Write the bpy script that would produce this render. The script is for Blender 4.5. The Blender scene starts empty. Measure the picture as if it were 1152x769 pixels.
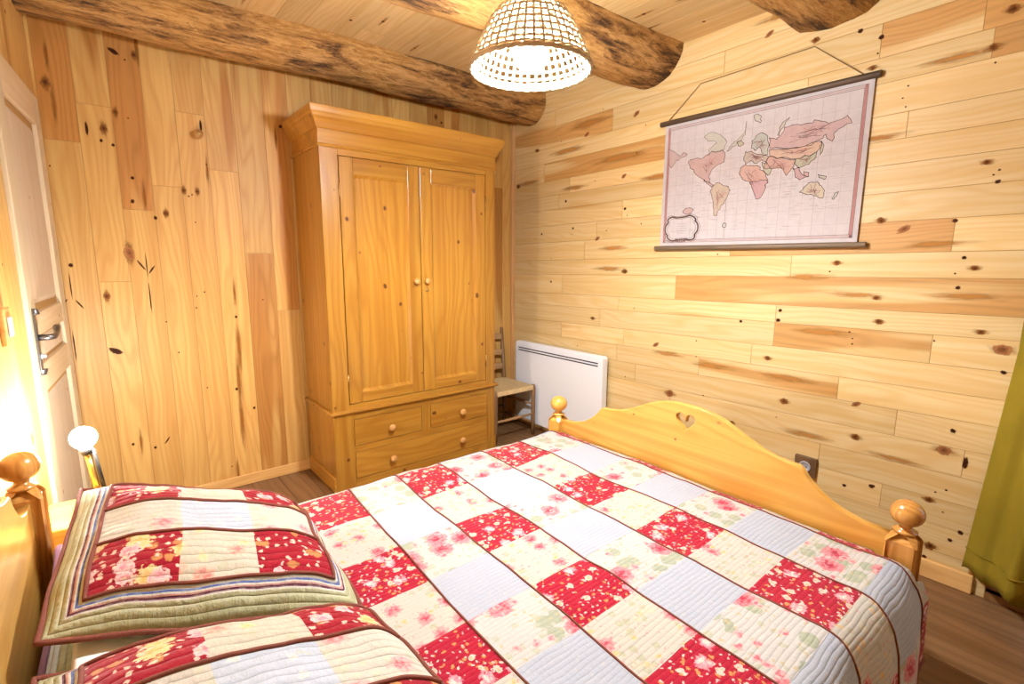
import bpy, bmesh, math, random
from mathutils import Vector, Matrix, noise
random.seed(7)
C = bpy.context.scene.collection
PI = math.pi
DA, WB, HC = 3.045, 2.507, 2.408          # back wall y, right wall x, ceiling height
YF = -1.25                                # front wall behind the camera
LC0 = Vector((-0.140, DA)); LANG = math.radians(4.9)
LD = Vector((-math.sin(LANG), -math.cos(LANG)))   # along the left wall, from the back corner to the front

# ------------------------------------------------------------------ materials
def new_mat(name):
    m = bpy.data.materials.new(name); m.use_nodes = True
    nt = m.node_tree; nt.nodes.clear()
    out = nt.nodes.new('ShaderNodeOutputMaterial'); b = nt.nodes.new('ShaderNodeBsdfPrincipled')
    nt.links.new(b.outputs[0], out.inputs[0])
    return m, nt, b, out
class G:
    """tiny node graph helper"""
    def __init__(s, nt): s.nt = nt
    def n(s, t, **kw):
        x = s.nt.nodes.new(t)
        for k, v in kw.items(): setattr(x, k, v)
        return x
    def put(s, sock, v):
        if hasattr(v, 'is_linked') or isinstance(v, bpy.types.NodeSocket): s.nt.links.new(v, sock)
        elif v is not None: sock.default_value = v
    def math(s, op, a, b=None, c=None, clamp=False):
        x = s.n('ShaderNodeMath', operation=op, use_clamp=clamp)
        s.put(x.inputs[0], a)
        if b is not None: s.put(x.inputs[1], b)
        if c is not None: s.put(x.inputs[2], c)
        return x.outputs[0]
    def smooth(s, v, a, b, lo=0., hi=1.):
        x = s.n('ShaderNodeMapRange', interpolation_type='SMOOTHSTEP')
        s.put(x.inputs[0], v); x.inputs[1].default_value = a; x.inputs[2].default_value = b
        x.inputs[3].default_value = lo; x.inputs[4].default_value = hi
        return x.outputs[0]
    def mix(s, f, a, b, mode='MIX'):
        x = s.n('ShaderNodeMix', data_type='RGBA', blend_type=mode)
        s.put(x.inputs[0], f); s.put(x.inputs[6], a if not isinstance(a, tuple) else (*a, 1)); s.put(x.inputs[7], b if not isinstance(b, tuple) else (*b, 1))
        return x.outputs[2]
    def noise(s, vec, scale, detail=3, rough=.5, dim='3D', dist=0.):
        x = s.n('ShaderNodeTexNoise', noise_dimensions=dim)
        if vec is not None: s.nt.links.new(vec, x.inputs['Vector'])
        x.inputs['Scale'].default_value = scale; x.inputs['Detail'].default_value = detail
        x.inputs['Roughness'].default_value = rough; x.inputs['Distortion'].default_value = dist
        return x
    def mapping(s, vec, sc=(1, 1, 1), loc=(0, 0, 0)):
        x = s.n('ShaderNodeMapping'); s.nt.links.new(vec, x.inputs[0])
        x.inputs['Scale'].default_value = sc; x.inputs['Location'].default_value = loc
        return x.outputs[0]
    def bump(s, h, strength, dist, bsdf):
        x = s.n('ShaderNodeBump'); x.inputs['Strength'].default_value = strength; x.inputs['Distance'].default_value = dist
        s.nt.links.new(h, x.inputs['Height']); s.nt.links.new(x.outputs[0], bsdf.inputs['Normal'])

def grain(g, vec, pale, late, heart, tone, rnd, ring=26., gs=1.):
    """pine grain: u (x of vec) runs along the fibre, v (y) across it, metres"""
    streak = g.noise(g.mapping(vec, (1.6*gs, 90*gs, 90*gs)), 1., 4, .65).outputs[0]
    warp = g.noise(g.mapping(vec, (.9*gs, 5*gs, 5*gs)), 1., 2, .5).outputs[0]
    sep = g.n('ShaderNodeSeparateXYZ'); g.nt.links.new(vec, sep.inputs[0])
    ph = g.math('ADD', g.math('MULTIPLY', sep.outputs[1], ring*8), g.math('MULTIPLY', warp, ring*2.6))
    rings = g.math('POWER', g.math('MULTIPLY_ADD', g.math('SINE', ph), .5, .5), 2.2)
    big = g.noise(g.mapping(vec, (.9*gs, 9*gs, 9*gs), (3, 7, 1)), 1., 1, .4).outputs[0]
    hm = g.smooth(g.math('ADD', big, g.math('MULTIPLY_ADD', tone, 1.05, -.62)), .46, .56)
    base = g.mix(g.math('MULTIPLY', rings, .5), pale, late)
    h2 = g.mix(g.math('MULTIPLY', rings, .5), heart, tuple(c*.62 for c in heart))
    band = g.noise(g.mapping(vec, (.35*gs, 22*gs, 22*gs), (9, 2, 4)), 1., 2, .5).outputs[0]
    base = g.mix(g.smooth(band, .42, .66, 0, .55), base, late)
    col = g.mix(g.math('MULTIPLY', hm, .82), base, h2)
    col = g.mix(g.smooth(streak, .35, .75, 0, .33), col, late)
    val = g.math('MULTIPLY_ADD', rnd, .20, .90)
    hs = g.n('ShaderNodeHueSaturation'); g.nt.links.new(col, hs.inputs['Color']); g.nt.links.new(val, hs.inputs['Value'])
    return hs.outputs[0], rings, streak

def plank_mat(name, pale, late, heart, rough=.45, ring=26., spec=.35):
    m, nt, b, _ = new_mat(name); g = G(nt)
    uv = g.n('ShaderNodeUVMap'); uv.uv_map = 'UVMap'
    at = g.n('ShaderNodeAttribute'); at.attribute_name = 'plank'
    sp = g.n('ShaderNodeSeparateColor'); nt.links.new(at.outputs['Color'], sp.inputs[0])
    col, rings, streak = grain(g, uv.outputs[0], pale, late, heart, sp.outputs[0], sp.outputs[1], ring)
    nt.links.new(col, b.inputs['Base Color']); b.inputs['Roughness'].default_value = rough
    b.inputs['Specular IOR Level'].default_value = spec
    g.bump(g.math('ADD', rings, streak), .12, .001, b)
    return m

def solid_wood(name, pale, late, heart, axis='Z', rough=.3, knots=1., tone=.35, ring=18., coat=.0, spec=.45):
    """varnished solid pine; grain along a local axis, scattered small knots"""
    m, nt, b, _ = new_mat(name); g = G(nt)
    tc = g.n('ShaderNodeTexCoord'); oi = g.n('ShaderNodeObjectInfo')
    sep = g.n('ShaderNodeSeparateXYZ'); nt.links.new(tc.outputs['Object'], sep.inputs[0])
    cmb = g.n('ShaderNodeCombineXYZ')
    order = {'X': (0, 1, 2), 'Y': (1, 0, 2), 'Z': (2, 0, 1)}[axis]
    r = oi.outputs['Random']
    nt.links.new(g.math('ADD', sep.outputs[order[0]], g.math('MULTIPLY', r, 13.)), cmb.inputs[0])
    nt.links.new(g.math('ADD', sep.outputs[order[1]], g.math('MULTIPLY', sep.outputs[order[2]], .6)), cmb.inputs[1])
    nt.links.new(g.math('ADD', sep.outputs[order[2]], g.math('MULTIPLY', r, 5.)), cmb.inputs[2])
    vec = cmb.outputs[0]
    tv = g.n('ShaderNodeValue'); tv.outputs[0].default_value = tone
    col, rings, streak = grain(g, vec, pale, late, heart, tv.outputs[0], r, ring)
    if knots > 0:
        dn = g.noise(vec, 30., 2)
        v = g.n('ShaderNodeTexVoronoi'); v.inputs['Scale'].default_value = 1.
        wv = g.n('ShaderNodeVectorMath', operation='MULTIPLY_ADD'); nt.links.new(dn.outputs['Color'], wv.inputs[0]); wv.inputs[1].default_value = (.09, .09, .09)
        nt.links.new(g.mapping(vec, (9.5, 11.5, 11.5)), wv.inputs[2]); nt.links.new(wv.outputs[0], v.inputs['Vector'])
        sc = g.n('ShaderNodeSeparateColor'); nt.links.new(v.outputs['Color'], sc.inputs[0])
        rad = g.math('MULTIPLY', g.math('SUBTRACT', sc.outputs[0], .24, clamp=True), .21*knots)
        k = g.math('SUBTRACT', rad, v.outputs['Distance'])
        col = g.mix(g.smooth(k, -.035, .02, 0, .75), col, (.30, .10, .018))
        col = g.mix(g.smooth(k, .0, .04, 0, .9), col, (.085, .026, .008))
    nt.links.new(col, b.inputs['Base Color']); b.inputs['Roughness'].default_value = rough
    b.inputs['Specular IOR Level'].default_value = spec
    b.inputs['Coat Weight'].default_value = coat; b.inputs['Coat Roughness'].default_value = .25
    g.bump(g.math('ADD', rings, streak), .08, .001, b)
    return m

def knot_mat(name, dark, mid, rim, edge=.25, alpha=1., ring=.45):
    m, nt, b, out = new_mat(name); g = G(nt)
    uv = g.n('ShaderNodeUVMap'); uv.uv_map = 'UVMap'
    at = g.n('ShaderNodeAttribute'); at.attribute_name = 'plank'
    sp = g.n('ShaderNodeSeparateColor'); nt.links.new(at.outputs['Color'], sp.inputs[0])
    cen = g.n('ShaderNodeVectorMath', operation='SUBTRACT'); nt.links.new(uv.outputs[0], cen.inputs[0]); cen.inputs[1].default_value = (0, 0, 0)
    ln = g.n('ShaderNodeVectorMath', operation='LENGTH'); nt.links.new(cen.outputs[0], ln.inputs[0])
    off = g.n('ShaderNodeCombineXYZ'); nt.links.new(g.math('MULTIPLY', sp.outputs[1], 40.), off.inputs[2])
    add = g.n('ShaderNodeVectorMath', operation='ADD'); nt.links.new(cen.outputs[0], add.inputs[0]); nt.links.new(off.outputs[0], add.inputs[1])
    nz = g.noise(add.outputs[0], 2.2, 3, .6).outputs[0]
    r = g.math('ADD', ln.outputs['Value'], g.math('MULTIPLY_ADD', nz, .9, -.45))
    rg = g.math('MULTIPLY_ADD', g.math('SINE', g.math('MULTIPLY', r, 26.)), .5, .5)
    c = g.mix(g.smooth(r, .0, .45), dark, mid)
    c = g.mix(g.math('MULTIPLY', rg, ring), c, tuple(x*.4 for x in mid))
    c = g.mix(g.smooth(r, .45, .8), c, rim)
    nt.links.new(c, b.inputs['Base Color']); b.inputs['Roughness'].default_value = .6; b.inputs['Specular IOR Level'].default_value = .08
    tr = g.n('ShaderNodeBsdfTransparent'); mx = g.n('ShaderNodeMixShader')
    a = g.smooth(r, 1-edge-.12, .88, alpha, 0.)
    nt.links.new(a, mx.inputs[0]); nt.links.new(tr.outputs[0], mx.inputs[1]); nt.links.new(b.outputs[0], mx.inputs[2])
    nt.links.new(mx.outputs[0], out.inputs[0])
    return m

def plain(name, col, rough=.5, metal=0., spec=.5, bumpn=None, var=0., vscale=8.):
    m, nt, b, _ = new_mat(name); g = G(nt)
    b.inputs['Base Color'].default_value = (*col, 1); b.inputs['Roughness'].default_value = rough
    b.inputs['Metallic'].default_value = metal; b.inputs['Specular IOR Level'].default_value = spec
    tc = g.n('ShaderNodeTexCoord')
    if var:
        nz = g.noise(tc.outputs['Object'], vscale, 4).outputs[0]
        nt.links.new(g.mix(g.smooth(nz, .3, .7, 0, var), col, tuple(c*.45 for c in col)), b.inputs['Base Color'])
    if bumpn:
        nz = g.noise(tc.outputs['Object'], bumpn[0], 4).outputs[0]; g.bump(nz, bumpn[1], .003, b)
    return m

def emit(name, col, strength):
    m = bpy.data.materials.new(name); m.use_nodes = True; nt = m.node_tree; nt.nodes.clear()
    out = nt.nodes.new('ShaderNodeOutputMaterial'); e = nt.nodes.new('ShaderNodeEmission')
    e.inputs[0].default_value = (*col, 1); e.inputs[1].default_value = strength
    nt.links.new(e.outputs[0], out.inputs[0]); return m

def fabric(name, base, blooms, leaf=None, pitch=.0135, stitch=.45, weave=.0, axis=1):
    """quilted printed cotton. blooms: (scale, size, density, centre colour, petal colour)"""
    m, nt, b, _ = new_mat(name); g = G(nt)
    uv = g.n('ShaderNodeUVMap'); uv.uv_map = 'UVMap'; vec = uv.outputs[0]
    col = base
    nz = g.noise(vec, 55., 3, .6)
    wv = g.n('ShaderNodeVectorMath', operation='MULTIPLY_ADD'); nt.links.new(nz.outputs['Color'], wv.inputs[0]); wv.inputs[1].default_value = (.022, .022, 0); nt.links.new(vec, wv.inputs[2])
    if leaf:
        for (sc, size, dens, c1) in leaf:
            v = g.n('ShaderNodeTexVoronoi', voronoi_dimensions='2D'); v.inputs['Scale'].default_value = sc
            nt.links.new(g.mapping(wv.outputs[0], (1, 1, 1), (.37*sc, .11, 0)), v.inputs['Vector'])
            s2 = g.n('ShaderNodeSeparateColor'); nt.links.new(v.outputs['Color'], s2.inputs[0])
            gate = g.math('LESS_THAN', s2.outputs[1], dens)
            k = g.math('MULTIPLY', g.smooth(v.outputs['Distance'], size*.75, size, 1, 0), gate)
            col = g.mix(g.math('MULTIPLY', k, .8), col, c1)
    for (sc, size, dens, c1, c2) in blooms:
        v = g.n('ShaderNodeTexVoronoi', voronoi_dimensions='2D'); v.inputs['Scale'].default_value = sc
        nt.links.new(g.mapping(wv.outputs[0], (1, 1, 1), (.17*sc, .73, 0)), v.inputs['Vector'])
        s2 = g.n('ShaderNodeSeparateColor'); nt.links.new(v.outputs['Color'], s2.inputs[0])
        gate = g.math('LESS_THAN', s2.outputs[0], dens)
        pet = g.noise(vec, 95., 2, .5).outputs[0]
        d = g.math('ADD', v.outputs['Distance'], g.math('MULTIPLY_ADD', pet, .5, -.25))
        k = g.math('MULTIPLY', g.smooth(d, size*.8, size, 1, 0), gate)
        pc = g.mix(g.smooth(g.math('ADD', v.outputs['Distance'], g.math('MULTIPLY_ADD', pet, .7, -.35)), size*.05, size*.75), c1, c2)
        col = g.mix(k, col, pc)
    if isinstance(col, tuple): b.inputs['Base Color'].default_value = (*col, 1)
    else: nt.links.new(col, b.inputs['Base Color'])
    b.inputs['Roughness'].default_value = .9; b.inputs['Specular IOR Level'].default_value = .15
    b.inputs['Sheen Weight'].default_value = .15
    sep = g.n('ShaderNodeSeparateXYZ'); nt.links.new(vec, sep.inputs[0])
    wob = g.noise(vec, 14., 2).outputs[0]
    ph = g.math('MULTIPLY_ADD', sep.outputs[axis], PI/pitch, g.math('MULTIPLY', wob, 3.2))
    row = g.math('POWER', g.math('ABSOLUTE', g.math('SINE', ph)), .45)
    pk = g.noise(g.mapping(vec, (1.6, 1, 1) if axis == 1 else (1, 1.6, 1)), 70., 3, .6).outputs[0]
    g.bump(g.math('ADD', row, g.math('MULTIPLY', pk, .9)), stitch, .004, b)
    return m

M = {}
PALE, LATE, HEART = (.72, .565, .295), (.64, .415, .15), (.53, .255, .062)
M['pine_b'] = plank_mat('pale pine planks', PALE, LATE, HEART)
M['pine_a'] = plank_mat('shaded honey pine planks', (.60, .37, .118), (.465, .23, .054), (.385, .152, .028))  # honey tone mostly weaker back wall light, put into planks, groove and streak
M['pine_c'] = plank_mat('ceiling pine planks', (.64, .455, .22), (.53, .32, .115), (.44, .22, .07))
M['floor'] = plank_mat('brown floor boards', (.235, .125, .055), (.13, .06, .022), (.16, .075, .028), rough=.4, ring=14)
M['groove'] = plain('pale pine groove', (.50, .30, .11), .8)
M['groove_a'] = plain('shaded honey pine groove', (.42, .24, .08), .8)
M['groove_f'] = plain('floor groove', (.10, .05, .02), .8)
M['knot'] = knot_mat('pine knot', (.06, .020, .006), (.17, .062, .015), (.36, .15, .04))
M['knot_red'] = knot_mat('reddish pine knot', (.16, .055, .022), (.30, .12, .045), (.44, .20, .075))
M['knot_dark'] = knot_mat('small dark knot', (.03, .010, .005), (.055, .018, .008), (.14, .05, .016))
M['streak'] = knot_mat('heartwood streak', (.52, .235, .055), (.54, .26, .065), (.58, .31, .09), edge=.84, alpha=.75, ring=.12)
M['streak_a'] = knot_mat('shaded honey heartwood streak', (.34, .12, .022), (.36, .135, .026), (.42, .18, .04), edge=.84, alpha=.75, ring=.15)
FP, FL, FH = (.74, .42, .095), (.58, .27, .04), (.54, .225, .03)
for ax in 'XYZ':
    M['ward'+ax] = solid_wood('wardrobe pine '+ax, (.46, .228, .032), (.32, .122, .012), (.29, .10, .010), ax, .28, 1., .25, coat=.3)
    M['bed'+ax] = solid_wood('bed pine '+ax, FP, FL, FH, ax, .28, .8, .15, coat=.3)
M['bark_pine'] = solid_wood('turned bed post pine', (.62, .31, .075), (.33, .125, .025), (.36, .12, .02), 'Z', .22, .5, .3, ring=34, coat=.3)
M['knobw'] = solid_wood('turned knob wood', (.62, .34, .12), (.45, .2, .05), (.5, .25, .08), 'Y', .3, 0, .2)
M['doorZ'] = solid_wood('raw pine door stile', (.60, .50, .35), (.52, .40, .24), (.52, .36, .18), 'Z', .5, .6, .1)
M['doorY'] = solid_wood('raw pine door rail', (.64, .50, .33), (.55, .39, .21), (.55, .36, .16), 'Y', .5, .6, .1)
M['door_panel'] = solid_wood('raw pine door panel', (.56, .46, .345), (.49, .37, .25), (.49, .35, .2), 'Z', .5, .5, .1)
M['white'] = plain('white enamel', (.83, .86, .92), .35)
M['slot'] = plain('dark vent slot', (.03, .03, .035), .6)
M['iron'] = plain('pewter iron', (.16, .15, .15), .32, .9)
M['brass'] = plain('aged brass', (.55, .38, .14), .35, 1.)
M['oldwoodZ'] = solid_wood('old brown chair wood', (.27, .15, .07), (.16, .08, .03), (.18, .085, .03), 'Z', .5, .0, .3)
M['oldwoodX'] = solid_wood('old brown chair rung wood', (.42, .26, .12), (.27, .14, .05), (.3, .15, .05), 'X', .5, .0, .3)
M['darkwood'] = solid_wood('dark stained rod wood', (.105, .065, .04), (.05, .03, .018), (.06, .035, .02), 'Y', .5, .0, .3)
M['greywood'] = solid_wood('grey brown rod wood', (.21, .15, .095), (.12, .08, .05), (.13, .08, .045), 'Y', .5, .0, .3)
M['socketwood'] = solid_wood('dark brown socket surround', (.20, .11, .05), (.09, .045, .02), (.1, .05, .02), 'Z', .5, .3, .3)
M['grey'] = plain('grey plastic', (.42, .45, .5), .3)
M['cord'] = plain('brown jute cord', (.26, .16, .07), .8)
M['bulb'] = emit('lit bulb', (.93, .965, 1.), 1200.)
M['globe'] = emit('lit bedside globe', (1., .97, .92), 650.)
M['rattan'] = plain('cream rattan', (.52, .40, .25), .55, var=.35, vscale=40)
M['black'] = plain('black metal', (.03, .028, .026), .35, .6)
M['gold'] = plain('satin gold metal', (.75, .45, .12), .3, 1.)
M['bedwhite'] = plain('white cotton', (.80, .79, .78), .9, spec=.1, bumpn=(30, .3))
M['piping'] = plain('russet piping', (.21, .07, .05), .9, spec=.1, bumpn=(300, .6))
M['plum'] = plain('plum binding', (.17, .07, .10), .9, spec=.1, bumpn=(300, .6))

CREAM = (.49, .465, .405)
M['q_red'] = fabric('red floral cotton', (.36, .007, .028), [(30, .33, .34, (0.64, 0.37, 0.20), (0.66, 0.51, 0.44)), (15, .30, .42, (0.66, 0.58, 0.51), (0.61, 0.23, 0.28)), (70, .24, .35, (0.67, 0.55, 0.47), (0.62, 0.39, 0.37))], [(60, .3, .3, (.60, .30, .10))])
M['q_pale'] = fabric('pale floral cotton', CREAM, [(15, .36, .36, (.48, .06, .10), (.62, .30, .29)), (30, .28, .22, (.60, .40, .15), (.62, .46, .30))], [(34, .35, .34, (.40, .40, .27)), (24, .3, .22, (.56, .50, .36)), (60, .2, .3, (.55, .28, .26))])
M['q_rose'] = fabric('rose floral cotton', (.50, .485, .455), [(10.5, .40, .40, (.42, .025, .06), (.62, .24, .26)), (24, .30, .26, (.55, .14, .18), (.64, .40, .38))], [(17, .42, .45, (.30, .34, .23)), (34, .34, .28, (.42, .43, .32)), (52, .25, .3, (.50, .40, .22))])
M['q_blue'] = fabric('pale blue cotton', (.395, .425, .49), [(70, .22, .22, (.38, .40, .47), (.46, .46, .48))], [(45, .2, .2, (.46, .46, .47))])
M['q_green'] = fabric('sage ground cotton', (.55, .54, .34), [], [(30, .3, .3, (.46, .46, .28))], stitch=.8)
M['curtain'] = plain('mustard curtain linen', (.27, .20, .018), .85, spec=.1, bumpn=(180, .25), var=.25, vscale=5)

def stripe_mat(name, stops, pitch=.012):
    """border cotton striped by its distance from the edge (second UV layer, metres)"""
    m, nt, b, _ = new_mat(name); g = G(nt)
    uv = g.n('ShaderNodeUVMap'); uv.uv_map = 'Edge'
    s = g.n('ShaderNodeSeparateXYZ'); nt.links.new(uv.outputs[0], s.inputs[0])
    rp = g.n('ShaderNodeValToRGB'); rp.color_ramp.interpolation = 'CONSTANT'
    el = rp.color_ramp.elements
    el[0].position = 0; el[0].color = (*stops[0][1], 1); el[1].position = stops[1][0]/.2; el[1].color = (*stops[1][1], 1)
    for p, c in stops[2:]:
        e = el.new(p/.2); e.color = (*c, 1)
    nt.links.new(g.math('MULTIPLY', s.outputs[0], 5.), rp.inputs[0])
    uv2 = g.n('ShaderNodeUVMap'); uv2.uv_map = 'UVMap'
    nz = g.noise(uv2.outputs[0], 60, 3).outputs[0]
    nt.links.new(g.mix(g.smooth(nz, .4, .7, 0, .25), rp.outputs[0], (.56, .53, .42)), b.inputs['Base Color'])
    b.inputs['Roughness'].default_value = .9; b.inputs['Specular IOR Level'].default_value = .12
    ph = g.math('MULTIPLY', s.outputs[0], PI/pitch)
    pk = g.noise(uv2.outputs[0], 85., 3, .6).outputs[0]
    g.bump(g.math('ADD', g.math('POWER', g.math('ABSOLUTE', g.math('SINE', ph)), .5), g.math('MULTIPLY', pk, 1.4)), .8, .004, b)
    return m
SAGE, OLIVE, PLUM, BLUE, PINK, IVORY = (.40, .40, .235), (.32, .29, .12), (.12, .035, .065), (.08, .11, .27), (.55, .30, .30), (.56, .54, .47)
M['b_sham'] = stripe_mat('sham striped border', [(0, SAGE), (.020, (.46, .46, .30)), (.024, SAGE), (.030, IVORY), (.033, PLUM), (.037, PINK), (.040, IVORY), (.043, BLUE), (.047, IVORY), (.051, (.42, .47, .58)), (.053, IVORY)])
M['b_quilt'] = stripe_mat('quilt striped border', [(0, (.40, .42, .40)), (.022, OLIVE), (.045, SAGE), (.06, PLUM), (.068, IVORY), (.075, OLIVE), (.085, PLUM), (.09, SAGE), (.105, OLIVE), (.115, PLUM), (.12, SAGE)])

# ------------------------------------------------------------------ mesh helpers
def ob(name, bm, mats, parent=None, smooth=False, bevel=0., loc=None):
    me = bpy.data.meshes.new(name); bm.normal_update(); bm.to_mesh(me); bm.free()
    for m in (mats if isinstance(mats, (list, tuple)) else [mats]): me.materials.append(m)
    if smooth:
        me.polygons.foreach_set('use_smooth', [True]*len(me.polygons))
    o = bpy.data.objects.new(name, me); C.objects.link(o)
    if loc is not None: o.location = loc
    if parent is not None: o.parent = parent
    if bevel:
        md = o.modifiers.new('bevel', 'BEVEL'); md.width = bevel; md.segments = 2; md.limit_method = 'ANGLE'; md.angle_limit = math.radians(40)
    return o
def thing(name, label, cat, loc=(0, 0, 0), rotz=0., group=None):
    o = bpy.data.objects.new(name, None); C.objects.link(o); o.empty_display_size = .1
    o.location = loc; o.rotation_euler = (0, 0, rotz); tag(o, label, cat, group); return o
def tag(o, label, cat, group=None):
    o['label'] = label; o['category'] = cat
    if group: o['group'] = group
    return o
def struct(o):
    o['kind'] = 'structure'; return o
def box(bm, a, b, mat=0):
    x0, y0, z0 = a; x1, y1, z1 = b
    v = [bm.verts.new(p) for p in ((x0, y0, z0), (x1, y0, z0), (x1, y1, z0), (x0, y1, z0), (x0, y0, z1), (x1, y0, z1), (x1, y1, z1), (x0, y1, z1))]
    for f in ((3, 2, 1, 0), (4, 5, 6, 7), (0, 1, 5, 4), (1, 2, 6, 5), (2, 3, 7, 6), (3, 0, 4, 7)):
        bm.faces.new([v[i] for i in f]).material_index = mat
def tube(bm, pts, r, seg=10, closed=False, mat=0, caps=True):
    pts = [Vector(p) for p in pts]; n = len(pts); rs = r if isinstance(r, (list, tuple)) else [r]*n
    rings = []; up = None
    for i, p in enumerate(pts):
        if closed: t = pts[(i+1) % n]-pts[i-1]
        else: t = pts[min(i+1, n-1)]-pts[max(i-1, 0)]
        t.normalize()
        if up is None: up = Vector((0, 0, 1)) if abs(t.z) < .9 else Vector((1, 0, 0))
        s = t.cross(up)
        if s.length < 1e-5: s = t.orthogonal()
        s.normalize(); u = s.cross(t); up = u
        rings.append([bm.verts.new(p+(s*math.cos(2*PI*k/seg)+u*math.sin(2*PI*k/seg))*rs[i]) for k in range(seg)])
    for i in range(n if closed else n-1):
        a, b = rings[i], rings[(i+1) % n]
        for k in range(seg):
            f = bm.faces.new((a[k], a[(k+1) % seg], b[(k+1) % seg], b[k])); f.material_index = mat; f.smooth = True
    if caps and not closed:
        bm.faces.new(rings[0][::-1]).material_index = mat; bm.faces.new(rings[-1]).material_index = mat
def lathe(bm, prof, seg=28, origin=(0, 0, 0), axis='Z', mat=0):
    o = Vector(origin); rings = []
    for r, h in prof:
        ring = []
        for k in range(seg):
            a = 2*PI*k/seg; p = (r*math.cos(a), r*math.sin(a), h)
            if axis == 'Y': p = (p[0], -h, p[1])
            if axis == 'X': p = (-h, p[0], p[1])
            ring.append(bm.verts.new(o+Vector(p)))
        rings.append(ring)
    for i in range(len(rings)-1):
        for k in range(seg):
            f = bm.faces.new((rings[i][k], rings[i][(k+1) % seg], rings[i+1][(k+1) % seg], rings[i+1][k])); f.smooth = True; f.material_index = mat
    bm.faces.new(rings[0][::-1]).material_index = mat; bm.faces.new(rings[-1]).material_index = mat
    bmesh.ops.recalc_face_normals(bm, faces=bm.faces)
def B(): return bmesh.new()

def planks(name, rows, P, depth, mats, decals=(), slab=None, shear=0.):
    """rows: (v0, v1, [(u0, u1, tone)]); P(u, v, d) maps wall coordinates (d = out of the wall) to space"""
    bm = B(); uvl = bm.loops.layers.uv.new('UVMap'); cl = bm.loops.layers.float_color.new('plank')
    def quad(q, uvs, col, mi):
        f = bm.faces.new([bm.verts.new(P(*p)) for p in q]); f.material_index = mi
        for l, t in zip(f.loops, uvs): l[uvl].uv = t; l[cl] = col
    g = .0010; h = .0022
    for v0, v1, segs in rows:
        for u0, u1, tone in segs:
            ou, ov = random.random()*30, random.random()*30
            col = (tone, random.random(), random.random(), 1)
            def S(u, v, d): return (u, v+shear*(1.9-u), d)
            a = [S(u0+g, v0+g, 0), S(u1-g, v0+g, 0), S(u1-g, v1-g, 0), S(u0+g, v1-g, 0)]
            b = [S(u0, v0, -h), S(u1, v0, -h), S(u1, v1, -h), S(u0, v1, -h)]
            t = lambda p: (p[0]+ou, p[1]+ov)
            quad(a, [t(p) for p in a], col, 0)
            for i in range(4):
                j = (i+1) % 4; q = [b[i], b[j], a[j], a[i]]; quad(q, [t(p) for p in q], col, 1)
    for n_, (u, v, ru, rv, ang, mi) in enumerate(sorted(decals, key=lambda e: e[5] != 5)):
        col = (0, random.random(), 0, 1); q = []; uvs = []
        d = .0003+.000006*n_
        for k in range(14):
            a = 2*PI*k/14; x, y = ru*math.cos(a)*1.25, rv*math.sin(a)*1.25
            q.append((u+x*math.cos(ang)-y*math.sin(ang), v+x*math.sin(ang)+y*math.cos(ang), d)); uvs.append((1.25*math.cos(a), 1.25*math.sin(a)))
        quad(q, uvs, col, mi)
    if slab:
        (ua, va), (ub, vb), th = slab
        cs = [(ua, va), (ub, va), (ub, vb), (ua, vb)]
        fr = [bm.verts.new(P(*c, -h-.001)) for c in cs]; bk = [bm.verts.new(P(*c, -h-th)) for c in cs]
        fs = [fr, bk[::-1]]+[[fr[j], fr[i], bk[i], bk[j]] for i in range(4) for j in [(i+1) % 4]]
        for f in fs: bm.faces.new(f).material_index = 1
    bmesh.ops.recalc_face_normals(bm, faces=[f for f in bm.faces if len(f.verts) == 4 and False])
    return ob(name, bm, mats)
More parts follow.
